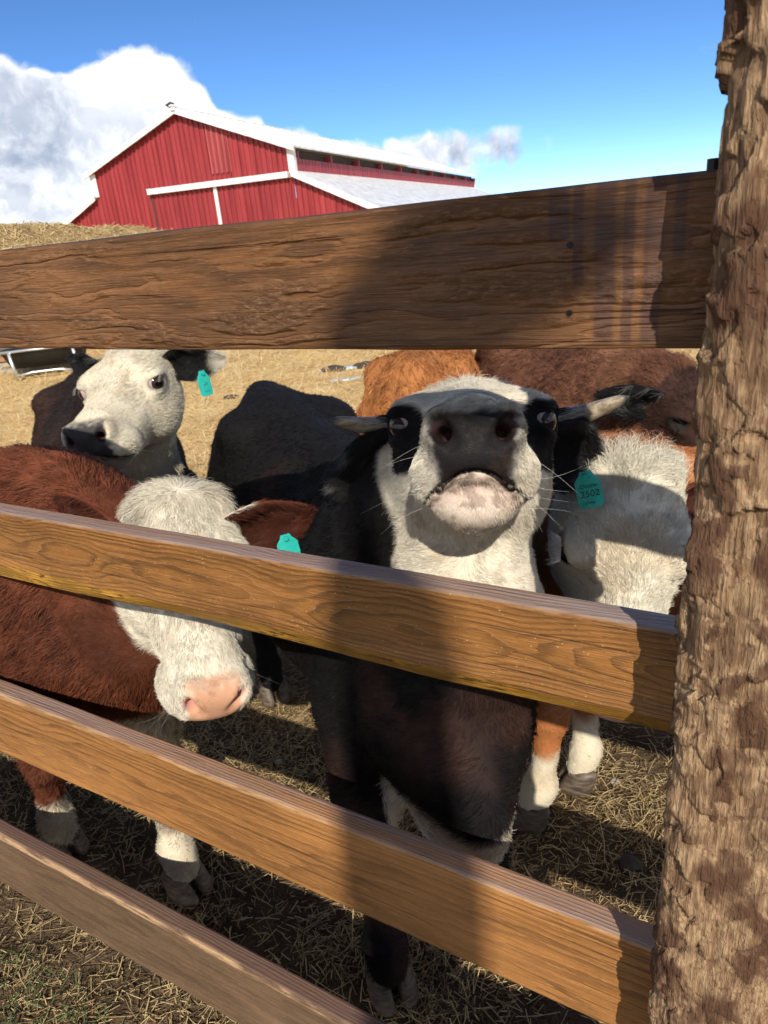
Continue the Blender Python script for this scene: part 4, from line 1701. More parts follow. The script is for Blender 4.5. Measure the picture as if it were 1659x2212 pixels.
def nostril_depth(q):
    """1 inside the nostril passages, in head coordinates"""
    a, b = np.array([.046, .282, -.016]), np.array([.034, .22, -.022])
    p = np.stack([np.abs(q[:, 0]), q[:, 1], q[:, 2]], 1)
    ba = b - a
    t = np.clip((p - a) @ ba / (ba @ ba), 0, 1)
    d = np.linalg.norm(p - a - t[:, None] * ba, axis=1)
    return sstep(.0175, .0145, d) * sstep(.272, .262, q[:, 1])


def head_zone(q):
    """1 on the head itself, 0 out on neck and chest"""
    return sstep(.155, .14, np.sqrt(q[:, 0] ** 2 + (np.minimum(q[:, 2] + .055, .05) * .95) ** 2)) 


def look_a(c, P, Nn):
    q = hlocal(c, P)
    x, y, z = np.abs(q[:, 0]), q[:, 1], q[:, 2]
    en = edge_noise(P, 30, .016, 4)
    ef = edge_noise(P, 90, .006, 14)
    headw = np.linalg.norm(P - c['pos'], axis=1)
    col = np.tile(BLACK, (len(P), 1))
    # brownish patches at random over the black coat
    col = lerp(col, np.array([.030, .016, .012]), sstep(.15, .5, fbm(P * 4, 3, 31)) * .6)
    chest = sstep(1.05, .9, P[:, 2]) * sstep(.0, .15, P[:, :2] @ c['f'] - np.array(c['W']) @ c['f'])
    col = lerp(col, np.array([.075, .034, .024]), chest * sstep(.0, .35, fbm(P * 6 + 3, 3, 37)) * .5)  # sunlit brown patches of the chest put into the coat colour
    # white face and throat
    face = sstep(-.175, -.165, y + en - .35 * np.maximum(0, -.02 - z)) * (headw < .42) * head_zone(q)
    thr = ((y > -.32) & (z < -.06)) * sstep(.125, .115, x + en + .05 * np.maximum(0, -z - .25)) * (headw < .5) * sstep(1.02, 1.06, P[:, 2] + en)
    col = lerp(col, WHITE, np.clip(np.maximum(face, thr), 0, 1))
    # black round the eyes
    ex = (q[:, 1] - .022) / .085
    ez = (z + .020) / .058
    ew = (x - .104) / .046
    eye = sstep(1.08, .92, np.sqrt(ex ** 2 * np.where(q[:, 1] > .028, .75, 1.6) + ez ** 2 + np.minimum(ew, 0) ** 2) + (en + ef) * 7) * (x > .03)
    eye = eye * sstep(.20, .15, y)
    col = lerp(col, BLACK, eye)
    # dark muzzle
    zl = -.065 - .048 * (x / .074) ** 2
    up = z > zl - .002
    yl = y + .030 * sstep(-.030, -.045, z)
    mz = sstep(.205, .238, yl + ef * 2) * up * sstep(.074, .052, x + ef * 1.5 + .3 * np.maximum(0, -.035 - z)) * sstep(.024, .004, z + ef)
    mzd = sstep(.228, .246, yl + ef) * sstep(.060, .050, x + ef + .30 * np.maximum(0, -.03 - z)) * sstep(.013, .004, z)
    grey = np.array([.075, .068, .064])
    col = lerp(col, lerp(np.tile(grey, (len(P), 1)), MUZ, mzd), mz)
    lip = sstep(.0055, .0025, np.abs(z - zl - .002) + ef) * sstep(.15, .18, y)
    col = lerp(col, MUZ, lip)
    # pinkish chin, blotched
    chin = sstep(.165, .205, y + ef) * (~up) * sstep(.068, .055, x)
    col = lerp(col, np.array([.60, .46, .38]), chin * .85)
    col = lerp(col, np.array([.70, .60, .50]), chin * sstep(-.10, -.125, z + ef))
    rim = sstep(.004, -.006, np.abs(z - zl + .010) - .005 + ef * 1.5) * sstep(.19, .22, y) * (~up)
    col = lerp(col, np.array([.10, .07, .055]), rim * .8)
    blot = sstep(.25, .42, fbm(P * 55, 3, 41)) * chin
    col = lerp(col, np.array([.16, .12, .10]), blot * .5)
    nd = nostril_depth(q)
    col = lerp(col, np.array([.05, .025, .025]), nd)
    wet = np.maximum(mz * mzd, 0) * up
    wet = np.maximum(np.maximum(wet, lip * .6), nd)
    # lower lip and chin are thinly haired
    furl = np.full(len(P), .022)
    furl = np.where(headw < .36, .0125, furl)
    furl = np.where(y > .12, .0085, furl)
    furl = np.where(chin > .5, .0065, furl)
    furl = np.where(mz > .5, .004, furl)
    furl = np.where((np.abs(x - .105) < .035) & (np.abs(y - .004) < .032) & (np.abs(z) < .020), .0018, furl)
    poll = sstep(-.115, -.165, y) * sstep(-.03, .03, z) * (headw < .3) * (x < .11)
    furl = furl * (1 + 3.4 * poll)
    # white underside of the brisket
    zz = P[:, 2]
    br = P[:, :2] @ c['f'] - np.array(c['W']) @ c['f']
    bw = sstep(.02, -.02, zz - (.625 + .03 * np.clip((br - .2) / .2, -1, 1)) + en) * (br > .02) * (zz > .40) * (headw > .4)
    lat = np.abs((P[:, :2] - np.array(c['W'])) @ c['l'])
    bw = bw * (lat < .15)
    col = lerp(col, WHITE * .9, bw)
    furr = np.where(headw < .36, .00028, .00055)
    return stain(col, P), wet, furl, furr


def look_plain(c, P, Nn):
    """red or black coat, optional white face, socks and brisket"""
    q = None
    base = np.array(c['coat'])
    n = fbm(P * 5, 3, c.get('seed', 0) + 3)
    col = np.tile(base, (len(P), 1)) * (1 + .35 * n)[:, None]
    if 'coat2' in c:
        col = lerp(col, np.array(c['coat2']), sstep(.0, .5, fbm(P * 3.2, 3, c.get('seed', 0) + 17)) * .75)
    wet = np.zeros(len(P))
    furl = np.full(len(P), c.get('furlen', .026))
    furr = np.full(len(P), c.get('furrad', .0006))
    en = edge_noise(P, 26, .018, 4)
    ef = edge_noise(P, 90, .006, 14)
    zz = P[:, 2]
    if c.get('socks'):
        sk = sstep(c['socks'] + .02, c['socks'] - .02, zz + en * 1.5)
        col = lerp(col, WHITE * np.array([.95, .92, .86]), sk)
    furl = np.where(zz < .4, furl * .55, furl)
    if c.get('brisket'):
        br = P[:, :2] @ c['f'] - np.array(c['W']) @ c['f']
        bw = sstep(.02, -.02, zz - c['brisket'] + en * 2.2 - .10 * np.clip(br - .2, -.3, .3)) * (br > .12) * (zz > .38)
        col = lerp(col, WHITE * np.array([.95, .88, .75]), bw)
    if 'pos' in c:
        q = hlocal(c, P)
        x, y, z = np.abs(q[:, 0]), q[:, 1], q[:, 2]
        headw = np.linalg.norm(P - c['pos'], axis=1)
        hc = np.array(c.get('facecol', WHITE))
        if c.get('whiteface', True):
            lim = c.get('facelim', -.15)
            face = sstep(lim - .006, lim + .006, y + en - .55 * np.maximum(0, -.03 - z) * c.get('jawback', 1.0)) * (headw < .42) * head_zone(q)
            if c.get('throat'):
                thr = (z < -.07) * sstep(.12, .105, x + en) * (headw < c['throat']) * (y > -.30)
                face = np.maximum(face, thr)
            col = lerp(col, hc, face)
        up = z > -.065 - .040 * (x / .074) ** 2 - .002
        nose = np.array(c.get('nose', MUZ))
        mz = sstep(.228, .246, y + ef * 1.5) * up * sstep(c.get('padx', .058), c.get('padx', .058) - .010, x + ef) * sstep(.026, .012, z + ef)
        col = lerp(col, nose, mz)
        lip = (np.abs(z - (-.065 - .040 * (x / .074) ** 2)) < .006) & (y > .15)
        col = lerp(col, np.array(c.get('lipcol', nose * .6)), lip * .9)
        if c.get('darkchin'):
            ch = sstep(.17, .21, y + ef) * (~up)
            col = lerp(col, np.array(c['darkchin']), ch * .8)
        nd = nostril_depth(q)
        col = lerp(col, np.array(c.get('nostril', (.05, .025, .025))), nd)
        wet = np.maximum(np.maximum(mz, 0) * up, nd)
        rim = np.sqrt(((x - .106) / .034) ** 2 + ((y - .004) / .040) ** 2 + ((z - c.get('ez', 0.0)) / .026) ** 2)
        if c.get('eyerim'):
            col = lerp(col, np.array(c['eyerim']), sstep(1.12, .8, rim + ef * 10) * .85)
        furl = np.where(headw < .36, c.get('facelen', .014), furl)
        furl = np.where(y > .13, c.get('facelen', .014) * .62, furl)
        furl = np.where(rim < 1.5, .006, furl)
        furl = np.where(rim < 1.05, .003, furl)
        furl = np.where(rim < .72, .0012, furl)
        poll = sstep(-.07, -.16, y) * sstep(-.05, .03, z) * (headw < .32) * (x < .13)
        furl = furl * (1 + c.get('polltuft', 1.8) * poll)
        furr = np.where(headw < .36, c.get('facerad', .0003), furr)
    return stain(col, P, c.get('seed', 0)), wet, furl, furr


def stain(col, P, seed=0):
    """yellowish and muddy staining of pale hair"""
    lum = col.mean(1)
    w = sstep(.30, .5, lum)
    a = sstep(.05, .45, fbm(P * 11, 4, 90 + seed)) * .45
    b = sstep(.30, .55, fbm(P * 23, 3, 95 + seed)) * .55
    col = lerp(col, np.array([.50, .39, .25]), a * w)
    return lerp(col, np.array([.22, .15, .09]), b * w * .5)


def ear_black(t, inn, P):
    c = np.tile(np.array([.014, .013, .014]), (len(t), 1))
    g = sstep(.25, .5, fbm(P * 40, 2, 8)) * inn
    return lerp(c, np.array([.10, .10, .095]), g)


def ear_black_whitetip(t, inn, P):
    c = ear_black(t, inn, P)
    return lerp(c, WHITE * .9, sstep(.52, .62, t + .08 * fbm(P * 30, 2, 3)))


def ear_red(t, inn, P):
    c = np.tile(np.array([.16, .040, .018]), (len(t), 1))
    c = lerp(c, np.array([.06, .022, .016]), inn * .75)
    return lerp(c, np.array([.12, .045, .03]), sstep(.85, 1.0, t))


def ear_red_white(t, inn, P):
    c = ear_red(t, inn, P)
    return lerp(c, WHITE * .9, sstep(.42, .30, t + .1 * fbm(P * 30, 2, 3)) * (1 - inn))


COWS = []
# the horned black cow that puts her nose to the camera
COWS.append(dict(
    label='black cow with white face, black eye patches and two horns, nose raised to the camera', W=(-.005, 1.45), H=(-.32, 2.38), hb=1.19, wid=.93, brf=.36, brl=-.04,
    ff=((.185, 1.37), (-.095, 1.16)), hf=((-.08, 2.45), (-.50, 2.35)), head=(.153, 1.102, 1.353), hrot=(-7.4, 17.5, 1.3), mouth=1.25, jaw=1.0, tp=(1.11, .95),
    look=look_a, nfur=160000, headboost=3.0, hres=.0032, seed=1, clump=.48, cscale=38, whorl=(0, .06, .06), polllift=.8, cvar=.10, lump=.006,
    gaze=((.66, .74, -.14), (-.66, .73, -.18)), lash=.020, lashcol=(.02, .02, .02), nwhisk=14,
    tb=(0, -.05, 0),
    ears=[dict(base=(.105, -.120, -.030), axis=(-1.0, .10, -.42), face=(-.25, -1, .10), len=.165, wid=.068, cup=.75, droop=.12, col=ear_black, nfur=16000, inlen=.030, outlen=.016),
          dict(base=(-.105, -.120, -.030), axis=(.88, .30, -.12), face=(-.12, -1, -.15), len=.135, wid=.080, cup=.75, droop=.2, col=ear_black, nfur=14000, inlen=.030, outlen=.016)],
    horns=[dict(pts=[(.070, -.135, .012), (.112, -.130, .010), (.165, -.105, .010), (.217, -.065, .022)], r=.92),
           dict(pts=[(-.070, -.135, .006), (-.112, -.130, .006), (-.170, -.105, .014), (-.232, -.065, .040)], r=1.0)],
    tags=[dict(p=(.345, 1.13, 1.246), down=(.22, .0, -1), nrm=(-.25, -1, .18), h=.066, w=.043,
               lines=(('-Dottie-', .40, .0105, 0), ('2502', .62, .0165, 0), ('- Molly -', .86, .0075, .002)))]))
# white faced black cow behind, on the left
COWS.append(dict(
    label='black cow with cream white face looking left, behind the red cow', W=(-1.06, 2.80), H=(-1.40, 3.55), hb=1.13, wid=1.08,
    ff=((-.83, 2.68), (-1.15, 2.73)), hf=((-1.02, 3.6), (-1.4, 3.5)), head=(-.778, 2.239, 1.270), hrot=(-6.5, -12.5, -4.7), hs=1.13, padx=.060,
    look=look_plain, coat=(.020, .013, .011), coat2=(.045, .022, .016), nfur=105000, headboost=1.6, hres=.006, seed=4, facelen=.015, facerad=.00042, furlen=.028, furrad=.0008,
    facecol=(.64, .575, .44), facelim=-.16, throat=.42, whorl=(0, .33, .06), nose=(.050, .045, .045), darkchin=(.35, .31, .26), eyerim=(.10, .085, .08), clump=.4, polltuft=1.0,
    gaze=((.85, .5, 0), (-.80, .60, -.02)), lash=.009, lashcol=(.25, .22, .2), tb=(0, 0, -.05),
    ears=[dict(base=(-.105, -.125, .0), axis=(1, .22, .10), face=(.2, -1, -.1), len=.19, wid=.068, cup=.7, droop=.15, col=ear_black_whitetip, nfur=9000),
          dict(base=(.105, -.125, .0), axis=(-1, .4, .45), face=(-.2, -1, 0), len=.16, wid=.055, cup=.7, col=ear_black, nfur=8000)],
    tags=[dict(p=(-.528, 2.26, 1.292), down=(.05, .02, -1), nrm=(.95, -1, .1), h=.080, w=.044, lines=(('u/ll', .55, .013, 0), ('~~~', .82, .012, 0)))]))
# red cow with white face and pink nose, front left
COWS.append(dict(
    label='red-brown cow with white face and pink nose lowered behind the second rail', W=(-.86, 1.68), H=(-1.57, 2.22), hb=1.215, wid=1.0, brf=.20,
    ff=((-.66, 1.49), (-1.07, 1.67)), hf=((-1.42, 2.32), (-1.72, 2.08)), head=(-.404, 1.305, 1.046), hrot=(17, -30, 8.7), hs=1.03,
    look=look_plain, coat=(.125, .038, .018), coat2=(.062, .019, .010), socks=.21, brisket=.60, nfur=120000, headboost=2.0, hres=.005, seed=7, facelen=.017, facerad=.00034,
    furlen=.036, furrad=.0007, facecol=WHITE, cclump=.55, lift=.5, facelim=-.185, jawback=.15, nose=(.50, .27, .165), lipcol=(.35, .18, .12), clump=.45, cscale=36, polltuft=1.6, polllift=.02, whorl=(0, -.15, .10), nostril=(.55, .26, .22), padx=.052,
    nb=(.0, .02, -.085), nwhisk=18, whisk=(.25, .22, .2), hoof=HOOFP,
    ears=[dict(base=(-.105, -.115, -.01), axis=(1, .05, .20), face=(.15, -1, -.35), len=.205, wid=.078, cup=.6, droop=.10, col=ear_red_white, nfur=11000),
          dict(base=(.105, -.115, -.01), axis=(-1, .30, .62), face=(-.3, -1, .1), len=.19, wid=.055, cup=.8, col=ear_red, nfur=9000)],
    tags=[dict(p=(-.215, 1.395, 1.072), down=(.12, -.05, -1), nrm=(.2, -1, .25), h=.070, w=.046)]))
# red cow with white face, right, head down
COWS.append(dict(
    label='orange-brown cow with shaggy white face lowered beside the rough post', W=(.62, 1.72), H=(1.42, 1.52), hb=1.07, wid=.95,
    ff=((.37, 1.60), (.545, 1.725)), hf=((1.3, 1.3), (1.4, 1.75)), head=(.429, 1.153, 1.068), hrot=(-16.5, -45.2, 10.1), hs=1.0,
    look=look_plain, coat=(.33, .125, .042), coat2=(.24, .075, .026), socks=.25, nfur=95000, headboost=2.6, hres=.005, seed=9, facelen=.019, facerad=.00034, furlen=.030, furrad=.0006,
    facecol=(.63, .585, .475), facelim=-.175, jawback=.2, nose=(.55, .32, .24), eyerim=(.14, .075, .055), ez=.026, clump=.60, cscale=30, curl=.22, polltuft=2.2, polllift=.25, whorl=(0, .33, .06),
    gaze=((.70, .65, .25), (-.70, .65, .25)), lash=.026, lashcol=(.75, .72, .66), nb=(.03, .0, .03),
    ears=[dict(base=(-.105, -.125, -.02), axis=(1, .5, -.1), face=(.1, -1, .1), len=.16, wid=.055, cup=.7, col=ear_red, nfur=5000)]))
# orange back behind the horned cow
COWS.append(dict(
    label='bright orange-brown cow seen from behind, back showing beyond the horned cow', W=(.34, 3.62), H=(.19, 2.86), hb=1.205, wid=.92,
    ff=((.2, 3.6), (.5, 3.6)), hf=((.0, 2.75), (.38, 2.75)),
    look=look_plain, coat=(.36, .145, .048), coat2=(.27, .095, .030), nfur=36000, seed=12, furlen=.034, furrad=.0010, clump=.6, lift=.45, cclump=.6))
# dark red curly cow at the back right
COWS.append(dict(
    label='dark red-brown curly-coated cow with black ear, at the back beside the post', W=(.86, 2.72), H=(.80, 3.55), hb=1.17, wid=1.12,
    ff=((.65, 2.6), (1.05, 2.6)), hf=((.6, 3.5), (1.0, 3.5)), head=(1.06, 2.24, 1.0), hrot=(30, -30, 0), hs=1.08,
    look=look_plain, coat=(.135, .058, .034), coat2=(.24, .110, .060), nfur=70000, headboost=.6, hres=.010, seed=15, furlen=.030, furrad=.0009, clump=.85, cscale=26, curl=.45,
    facecol=(.045, .022, .016), facelim=-.12, cclump=.7, shuteyes=True, lashcol=(.02, .02, .02), lash=.012, eyerim=(.02, .016, .014), lift=.5, facelen=.02, facerad=.0006, nose=MUZ,
    ears=[dict(base=(.105, -.115, 0), axis=(-1, -.1, .22), face=(-.2, -1, -.5), len=.20, wid=.075, cup=.6, col=ear_black, nfur=9000, inlen=.04, rad=.0006)]))
import time as _time
for _c in COWS:
    build_cow(_c)

# ------------------------------------------------------------------ straw, grass, hay and things in the yard
def strips_mesh(name, P, D, L, Wd, Up, col, mat, bend=.15, kind='stuff', label=None, cat=None):
    """many thin bent stalks, three-sided, as one mass"""
    n = len(P)
    S = np.cross(D, Up)
    S /= np.maximum(np.linalg.norm(S, axis=1, keepdims=True), 1e-9)
    U = np.cross(S, D)
    k = 3
    V = np.zeros((n, k, 3, 3))
    bz = RNG.normal(size=n) * bend
    bs = RNG.normal(size=n) * bend
    for i in range(k):
        t = i / (k - 1) - .5
        c = P + D * (L * t)[:, None] + U * (L * bz * (.25 - t * t))[:, None] + S * (L * bs * (.25 - t * t))[:, None]
        for j in range(3):
            a = 2 * math.pi * j / 3 + .5
            V[:, i, j] = c + (S * math.cos(a) + U * math.sin(a) * .6) * (Wd / 2)[:, None]
    base = (np.arange(n) * 9)[:, None]
    F = []
    for i in range(k - 1):
        for j in range(3):
            a, b = i * 3 + j, i * 3 + (j + 1) % 3
            F.append(np.concatenate([base + a, base + b, base + b + 3, base + a + 3], 1))
    F = np.concatenate(F)
    o = mesh_obj(name, V.reshape(-1, 3), F, mat, None, False, np.repeat(col, 9, 0))
    tag(o, label, cat, kind=kind)
    return o


def stalk_material(name, rough=.6, trans=.0):
    m, N, b = material(name)
    a = N.new('ShaderNodeAttribute', attribute_name='Col').outputs['Color']
    N.put(b.inputs['Base Color'], a)
    b.inputs['Roughness'].default_value = rough
    b.inputs['Specular IOR Level'].default_value = .35
    return m


STRAW = stalk_material('dry_straw')
GRASSM = stalk_material('green_grass')


def build_straw():
    # near litter
    n = 330000
    x = RNG.uniform(-2.6, 2.6, n)
    y = .25 + 5.4 * RNG.random(n) ** 1.25
    kv = vis(np.stack([x, y, np.zeros(n)], 1))
    x, y = x[kv], y[kv]
    n = len(x)
    P = np.stack([x, y], 1)
    Q = np.stack([x, y, np.zeros(n)], 1)
    dn = fbm(Q * 2.4, 3, 61) + .5 * fbm(Q * 7, 2, 64)
    keep = RNG.random(n) < np.clip(.50 + .80 * dn, .06, 1)
    P = P[keep]
    z = ground_z(P)
    n = len(P)
    L = RNG.lognormal(math.log(.026), .60, n).clip(.008, .15)
    th = RNG.uniform(0, 6.283, n)
    tilt = RNG.normal(0, .20, n)
    D = np.stack([np.cos(th) * np.cos(tilt), np.sin(th) * np.cos(tilt), np.sin(tilt)], 1)
    P3 = np.stack([P[:, 0], P[:, 1], z + .003 + .010 * RNG.random(n) ** 2 + np.abs(np.sin(tilt)) * L * .35], 1)
    Wd = RNG.uniform(.0014, .0036, n)
    a = RNG.random(n)
    col = lerp(np.tile(np.array([.30, .19, .075]), (n, 1)), np.array([.66, .50, .25]), a ** .8)
    col = lerp(col, np.array([.10, .065, .035]), (RNG.random(n) < .22) * .8)
    strips_mesh('straw_litter', P3, D, L, Wd, np.tile([0, 0, 1.0], (n, 1)), col, STRAW, .12, label='short cut straw scattered over the dark soil by the fence', cat='straw')
    # field straw farther out: larger tufts
    n = 42000
    y = 4.5 + 17 * RNG.random(n) ** 1.7
    x = (RNG.random(n) - .5) * 1.35 * (y + 1)
    P = np.stack([x, y], 1)
    z = ground_z(P)
    L = RNG.uniform(.05, .16, n) * (1 + y / 30)
    th = RNG.uniform(0, 6.283, n)
    tilt = np.abs(RNG.normal(0, .45, n))
    D = np.stack([np.cos(th) * np.cos(tilt), np.sin(th) * np.cos(tilt), np.sin(tilt)], 1)
    P3 = np.stack([x, y, z + .008 + np.sin(tilt) * L * .4], 1)
    a = RNG.random(n)
    col = lerp(np.tile(np.array([.58, .37, .14]), (n, 1)), np.array([.88, .70, .40]), a)
    strips_mesh('field_straw', P3, D, L, .0025 + .0006 * y, np.tile([0, 0, 1.0], (n, 1)), col, STRAW, .2, label='golden loose straw over the sunlit field behind the cattle', cat='straw')


build_straw()


def build_grass():
    n = 5200
    P = np.stack([RNG.uniform(-1.9, -.1, n), RNG.uniform(.35, 1.35, n)], 1)
    g = -1.05 - .55 * (P[:, 1] - 1.0)
    # grass grows on the near side of the fence, thickest in the lower left of the picture
    fd = P @ FN[:2]
    w = sstep(-.55, -1.05, P[:, 0] + .25 * fbm(np.stack([P[:, 0] * 5, P[:, 1] * 5, np.zeros(n)], 1), 2, 3)) * sstep(.66, .5, fd)
    keep = RNG.random(n) < (w * .95 + .025 * (fd < .6))
    P = P[keep]
    n = len(P)
    z = ground_z(P)
    L = RNG.uniform(.03, .085, n)
    th = RNG.uniform(0, 6.283, n)
    tilt = RNG.uniform(.45, 1.4, n)
    D = np.stack([np.cos(th) * np.cos(tilt), np.sin(th) * np.cos(tilt), np.sin(tilt)], 1)
    P3 = np.stack([P[:, 0], P[:, 1], z + np.sin(tilt) * L * .5], 1)
    a = RNG.random(n)
    col = lerp(np.tile(np.array([.045, .085, .030]), (n, 1)), np.array([.16, .21, .085]), a)
    strips_mesh('grass', P3, D, L, RNG.uniform(.002, .0036, n), np.stack([-np.sin(th), np.cos(th), np.zeros(n)], 1), col, GRASSM, .3,
                label='short green grass at the foot of the fence, near side', cat='grass')


build_grass()


def hay_material():
    m, N, b = material('loose_hay')
    P = N.new('ShaderNodeTexCoord').outputs['Object']
    f1 = N.noise(N.scale(P, (9, 9, 40)), 1, 4, .7)
    f2 = N.noise(N.scale(P, (34, 34, 60)), 1, 3, .7)
    c = N.mix(N.mr(f1, .35, .65), (.44, .29, .115), (.74, .54, .26))
    c = N.mix(N.mr(f2, .52, .7, 0, .7), c, (.72, .55, .29))
    N.put(b.inputs['Base Color'], c)
    b.inputs['Roughness'].default_value = .9
    N.put(b.inputs['Normal'], N.bump(N.math('ADD', f1, f2), 1.0, .12))
    return m


HAY = hay_material()


def build_hay():
    """long heap of loose hay left of the barn"""
    a = pix_dir(-150, 478)
    b = pix_dir(420, 500)
    dA, dB = 17.0, 21.0
    A = np.array([a[0], a[1]]) / math.hypot(a[0], a[1]) * dA
    B = np.array([b[0], b[1]]) / math.hypot(b[0], b[1]) * dB
    top_a = CAM_H + a[2] / math.hypot(a[0], a[1]) * dA
    top_b = CAM_H + b[2] / math.hypot(b[0], b[1]) * dB
    u = (B - A) / np.linalg.norm(B - A)
    w = np.array([-u[1], u[0]])
    Ln = np.linalg.norm(B - A)
    A2 = A - u * 7
    tot = Ln + 11
    nu, nw = 300, 70
    su = np.linspace(0, tot, nu)
    sw = np.linspace(-2.6, 3.2, nw)
    U, Wv = np.meshgrid(su, sw, indexing='ij')
    h = np.interp(U, [0, 2.5, 7, 7 + Ln, 7 + Ln + 2, tot], [0, top_a * 1.0, top_a, top_b, top_b * .6, -.1])
    pf = np.clip(1 - np.abs(Wv / np.where(Wv < 0, 2.5, 3.1)) ** 3.2, -.1, 1)
    Q = np.stack([U, Wv, np.zeros_like(U)], -1)
    lump = .10 * fbm(Q * 1.1, 3, 71) + .07 * fbm(Q * 4.0, 3, 73)
    Z = h * pf + lump * np.clip(pf * 2, 0, 1) - .05
    X = A2[0] + U * u[0] + Wv * w[0]
    Y = A2[1] + U * u[1] + Wv * w[1]
    X = X + .12 * fbm(Q * 3 + 5, 2, 75)
    V = np.stack([X, Y, Z], -1).reshape(-1, 3)
    i, j = np.meshgrid(np.arange(nu - 1), np.arange(nw - 1), indexing='ij')
    q = (i * nw + j).ravel()
    F = np.stack([q, q + nw, q + nw + 1, q + 1], 1)
    root = empty('hay_heap', (float(A[0]), float(A[1]), 0))
    off = np.array([A[0], A[1], 0])
    tag(root, 'long heap of loose golden hay in front of the barn, at the left', 'hay heap')
    o = mesh_obj('heap', V - off, F, HAY, root, True)
    NNv = vert_normals(V, F)
    P, ti, tri, uu, vv, fn = sample_surface(V, F, lambda c, n_: (c[:, 2] > .3) * 1.0, 16000)
    n = len(P)
    nr = fn[ti]
    nr = np.where(nr[:, 2:3] < 0, -nr, nr)
    th = RNG.normal(size=(n, 3))
    th -= nr * (th * nr).sum(1, keepdims=True)
    th /= np.linalg.norm(th, axis=1, keepdims=True)
    D = th + nr * RNG.uniform(0, .5, n)[:, None] + np.array([0, 0, -.3])
    D /= np.linalg.norm(D, axis=1, keepdims=True)
    col = lerp(np.tile(np.array([.40, .26, .10]), (n, 1)), np.array([.78, .60, .32]), RNG.random(n))
    st = strips_mesh('stalk', P - off + nr * .01, D, RNG.uniform(.12, .4, n), RNG.uniform(.012, .022, n), nr, col, STRAW, .2)
    st.parent = root


build_hay()


def simple(name, col, rough=.5, metal=0.0, var=.25, scale=14):
    m, N, b = material(name)
    P = N.new('ShaderNodeTexCoord').outputs['Object']
    n = N.noise(P, scale, 5, .65)
    N.put(b.inputs['Base Color'], N.mix(N.mr(n, .3, .7), tuple(q * (1 - var) for q in col), tuple(min(1, q * (1 + var)) for q in col)))
    b.inputs['Roughness'].default_value = rough
    b.inputs['Metallic'].default_value = metal
    return m


def ground_at(x, y):
    """ground point under a pixel of the 1659 x 2212 view"""
    d = pix_dir(x, y)
    t = CAM_H / -d[2]
    p = CAMP + d * t
    return np.array([p[0], p[1], float(ground_z(p[None, :2])[0])])


def build_trough():
    black = simple('black_poly', (.02, .02, .021), .45)
    galv = simple('galvanised_steel', (.62, .64, .65), .38, .85, .12)
    c = ground_at(112, 806)
    d = np.array([c[0], c[1]]) / math.hypot(c[0], c[1])
    root = empty('feed_trough', tuple(c))
    tag(root, 'black feed trough on pale metal legs standing in the field, far left', 'trough')
    ang = math.radians(12)
    ux = np.array([math.cos(ang), math.sin(ang), 0])
    uy = np.array([-math.sin(ang), math.cos(ang), 0])
    fr = np.stack([ux, uy, [0, 0, 1.0]], 1)
    T = lambda p: fr @ np.array(p, float)
    # tub: tapered, open, with wall thickness
    v, f = [], []
    rings = [((.52, .24), .16), ((.62, .31), .40), ((.66, .34), .42), ((.64, .32), .42), ((.60, .29), .40), ((.50, .22), .19)]
    n = 28
    for (hx, hy), z in rings:
        for k in range(n):
            t = 2 * math.pi * k / n
            cx, sy = math.cos(t), math.sin(t)
            r = 1 / (abs(cx) ** 5 + abs(sy) ** 5) ** .2
            v.append(T((cx * r * hx, sy * r * hy, z)))
    for i in range(len(rings) - 1):
        for k in range(n):
            f.append((i * n + k, i * n + (k + 1) % n, (i + 1) * n + (k + 1) % n, (i + 1) * n + k))
    f.append(tuple(range(n))[::-1])
    f.append(tuple((len(rings) - 1) * n + k for k in range(n)))
    mesh_obj('tub', v, f, black, root, True)
    mb = MB()
    pts = [(-.68, -.36, .43), (.68, -.36, .43), (.68, .36, .43), (-.68, .36, .43), (-.68, -.36, .43)]
    for a, b in zip(pts[:-1], pts[1:]):
        mb.tube([T(a), T(b)], .022, 8)
    mb.build('rim', galv, root, True)
    for sx in (-.45, .45):
        for sy in (-1, 1):
            mb = MB()
            mb.tube([T((sx, sy * .36, .43)), T((sx + .02, sy * .38, .20)), T((sx + .06, sy * .40, .0))], .028, 8)
            mb.build('leg', galv, root, True)
    mb = MB()
    mb.tube([T((-.45, -.38, .06)), T((-.2, -.36, .10)), T((.2, -.36, .10)), T((.45, -.38, .06))], .02, 8)
    mb.build('brace', galv, root, True)


build_trough()


def board(name, label, c, length, ang, mat, w=.14, t=.04, z=0, group=None):
    mb = MB()
    ca, sa = math.cos(ang), math.sin(ang)
    R = np.array([[ca, -sa, 0], [sa, ca, 0], [0, 0, 1]])
    mb.box((-length / 2, -w / 2, 0), (length / 2, w / 2, t), R)
    o = mb.build(name, mat)
    o.location = (c[0], c[1], c[2] + z)
    tag(o, label, 'plank', group)
    return o


PLANK = simple('old_plank', (.30, .16, .085), .7, 0, .3, 9)
PLANKG = simple('grey_plank', (.34, .29, .22), .8, 0, .25, 9)
p = ground_at(15, 802)
board('plank', 'reddish plank lying at the left edge beside the trough, uppermost', p, 1.9, .12, PLANK, .22, .07, .17, 'planks in the field')
board('plank', 'pale grey plank lying under the reddish plank at the left edge', p + np.array([.05, -.05, 0]), 2.3, .05, PLANKG, .20, .06, .09, 'planks in the field')
board('plank', 'lowest grey plank on the straw at the left edge', p + np.array([-.1, -.3, 0]), 2.4, .16, PLANKG, .20, .06, .01, 'planks in the field')


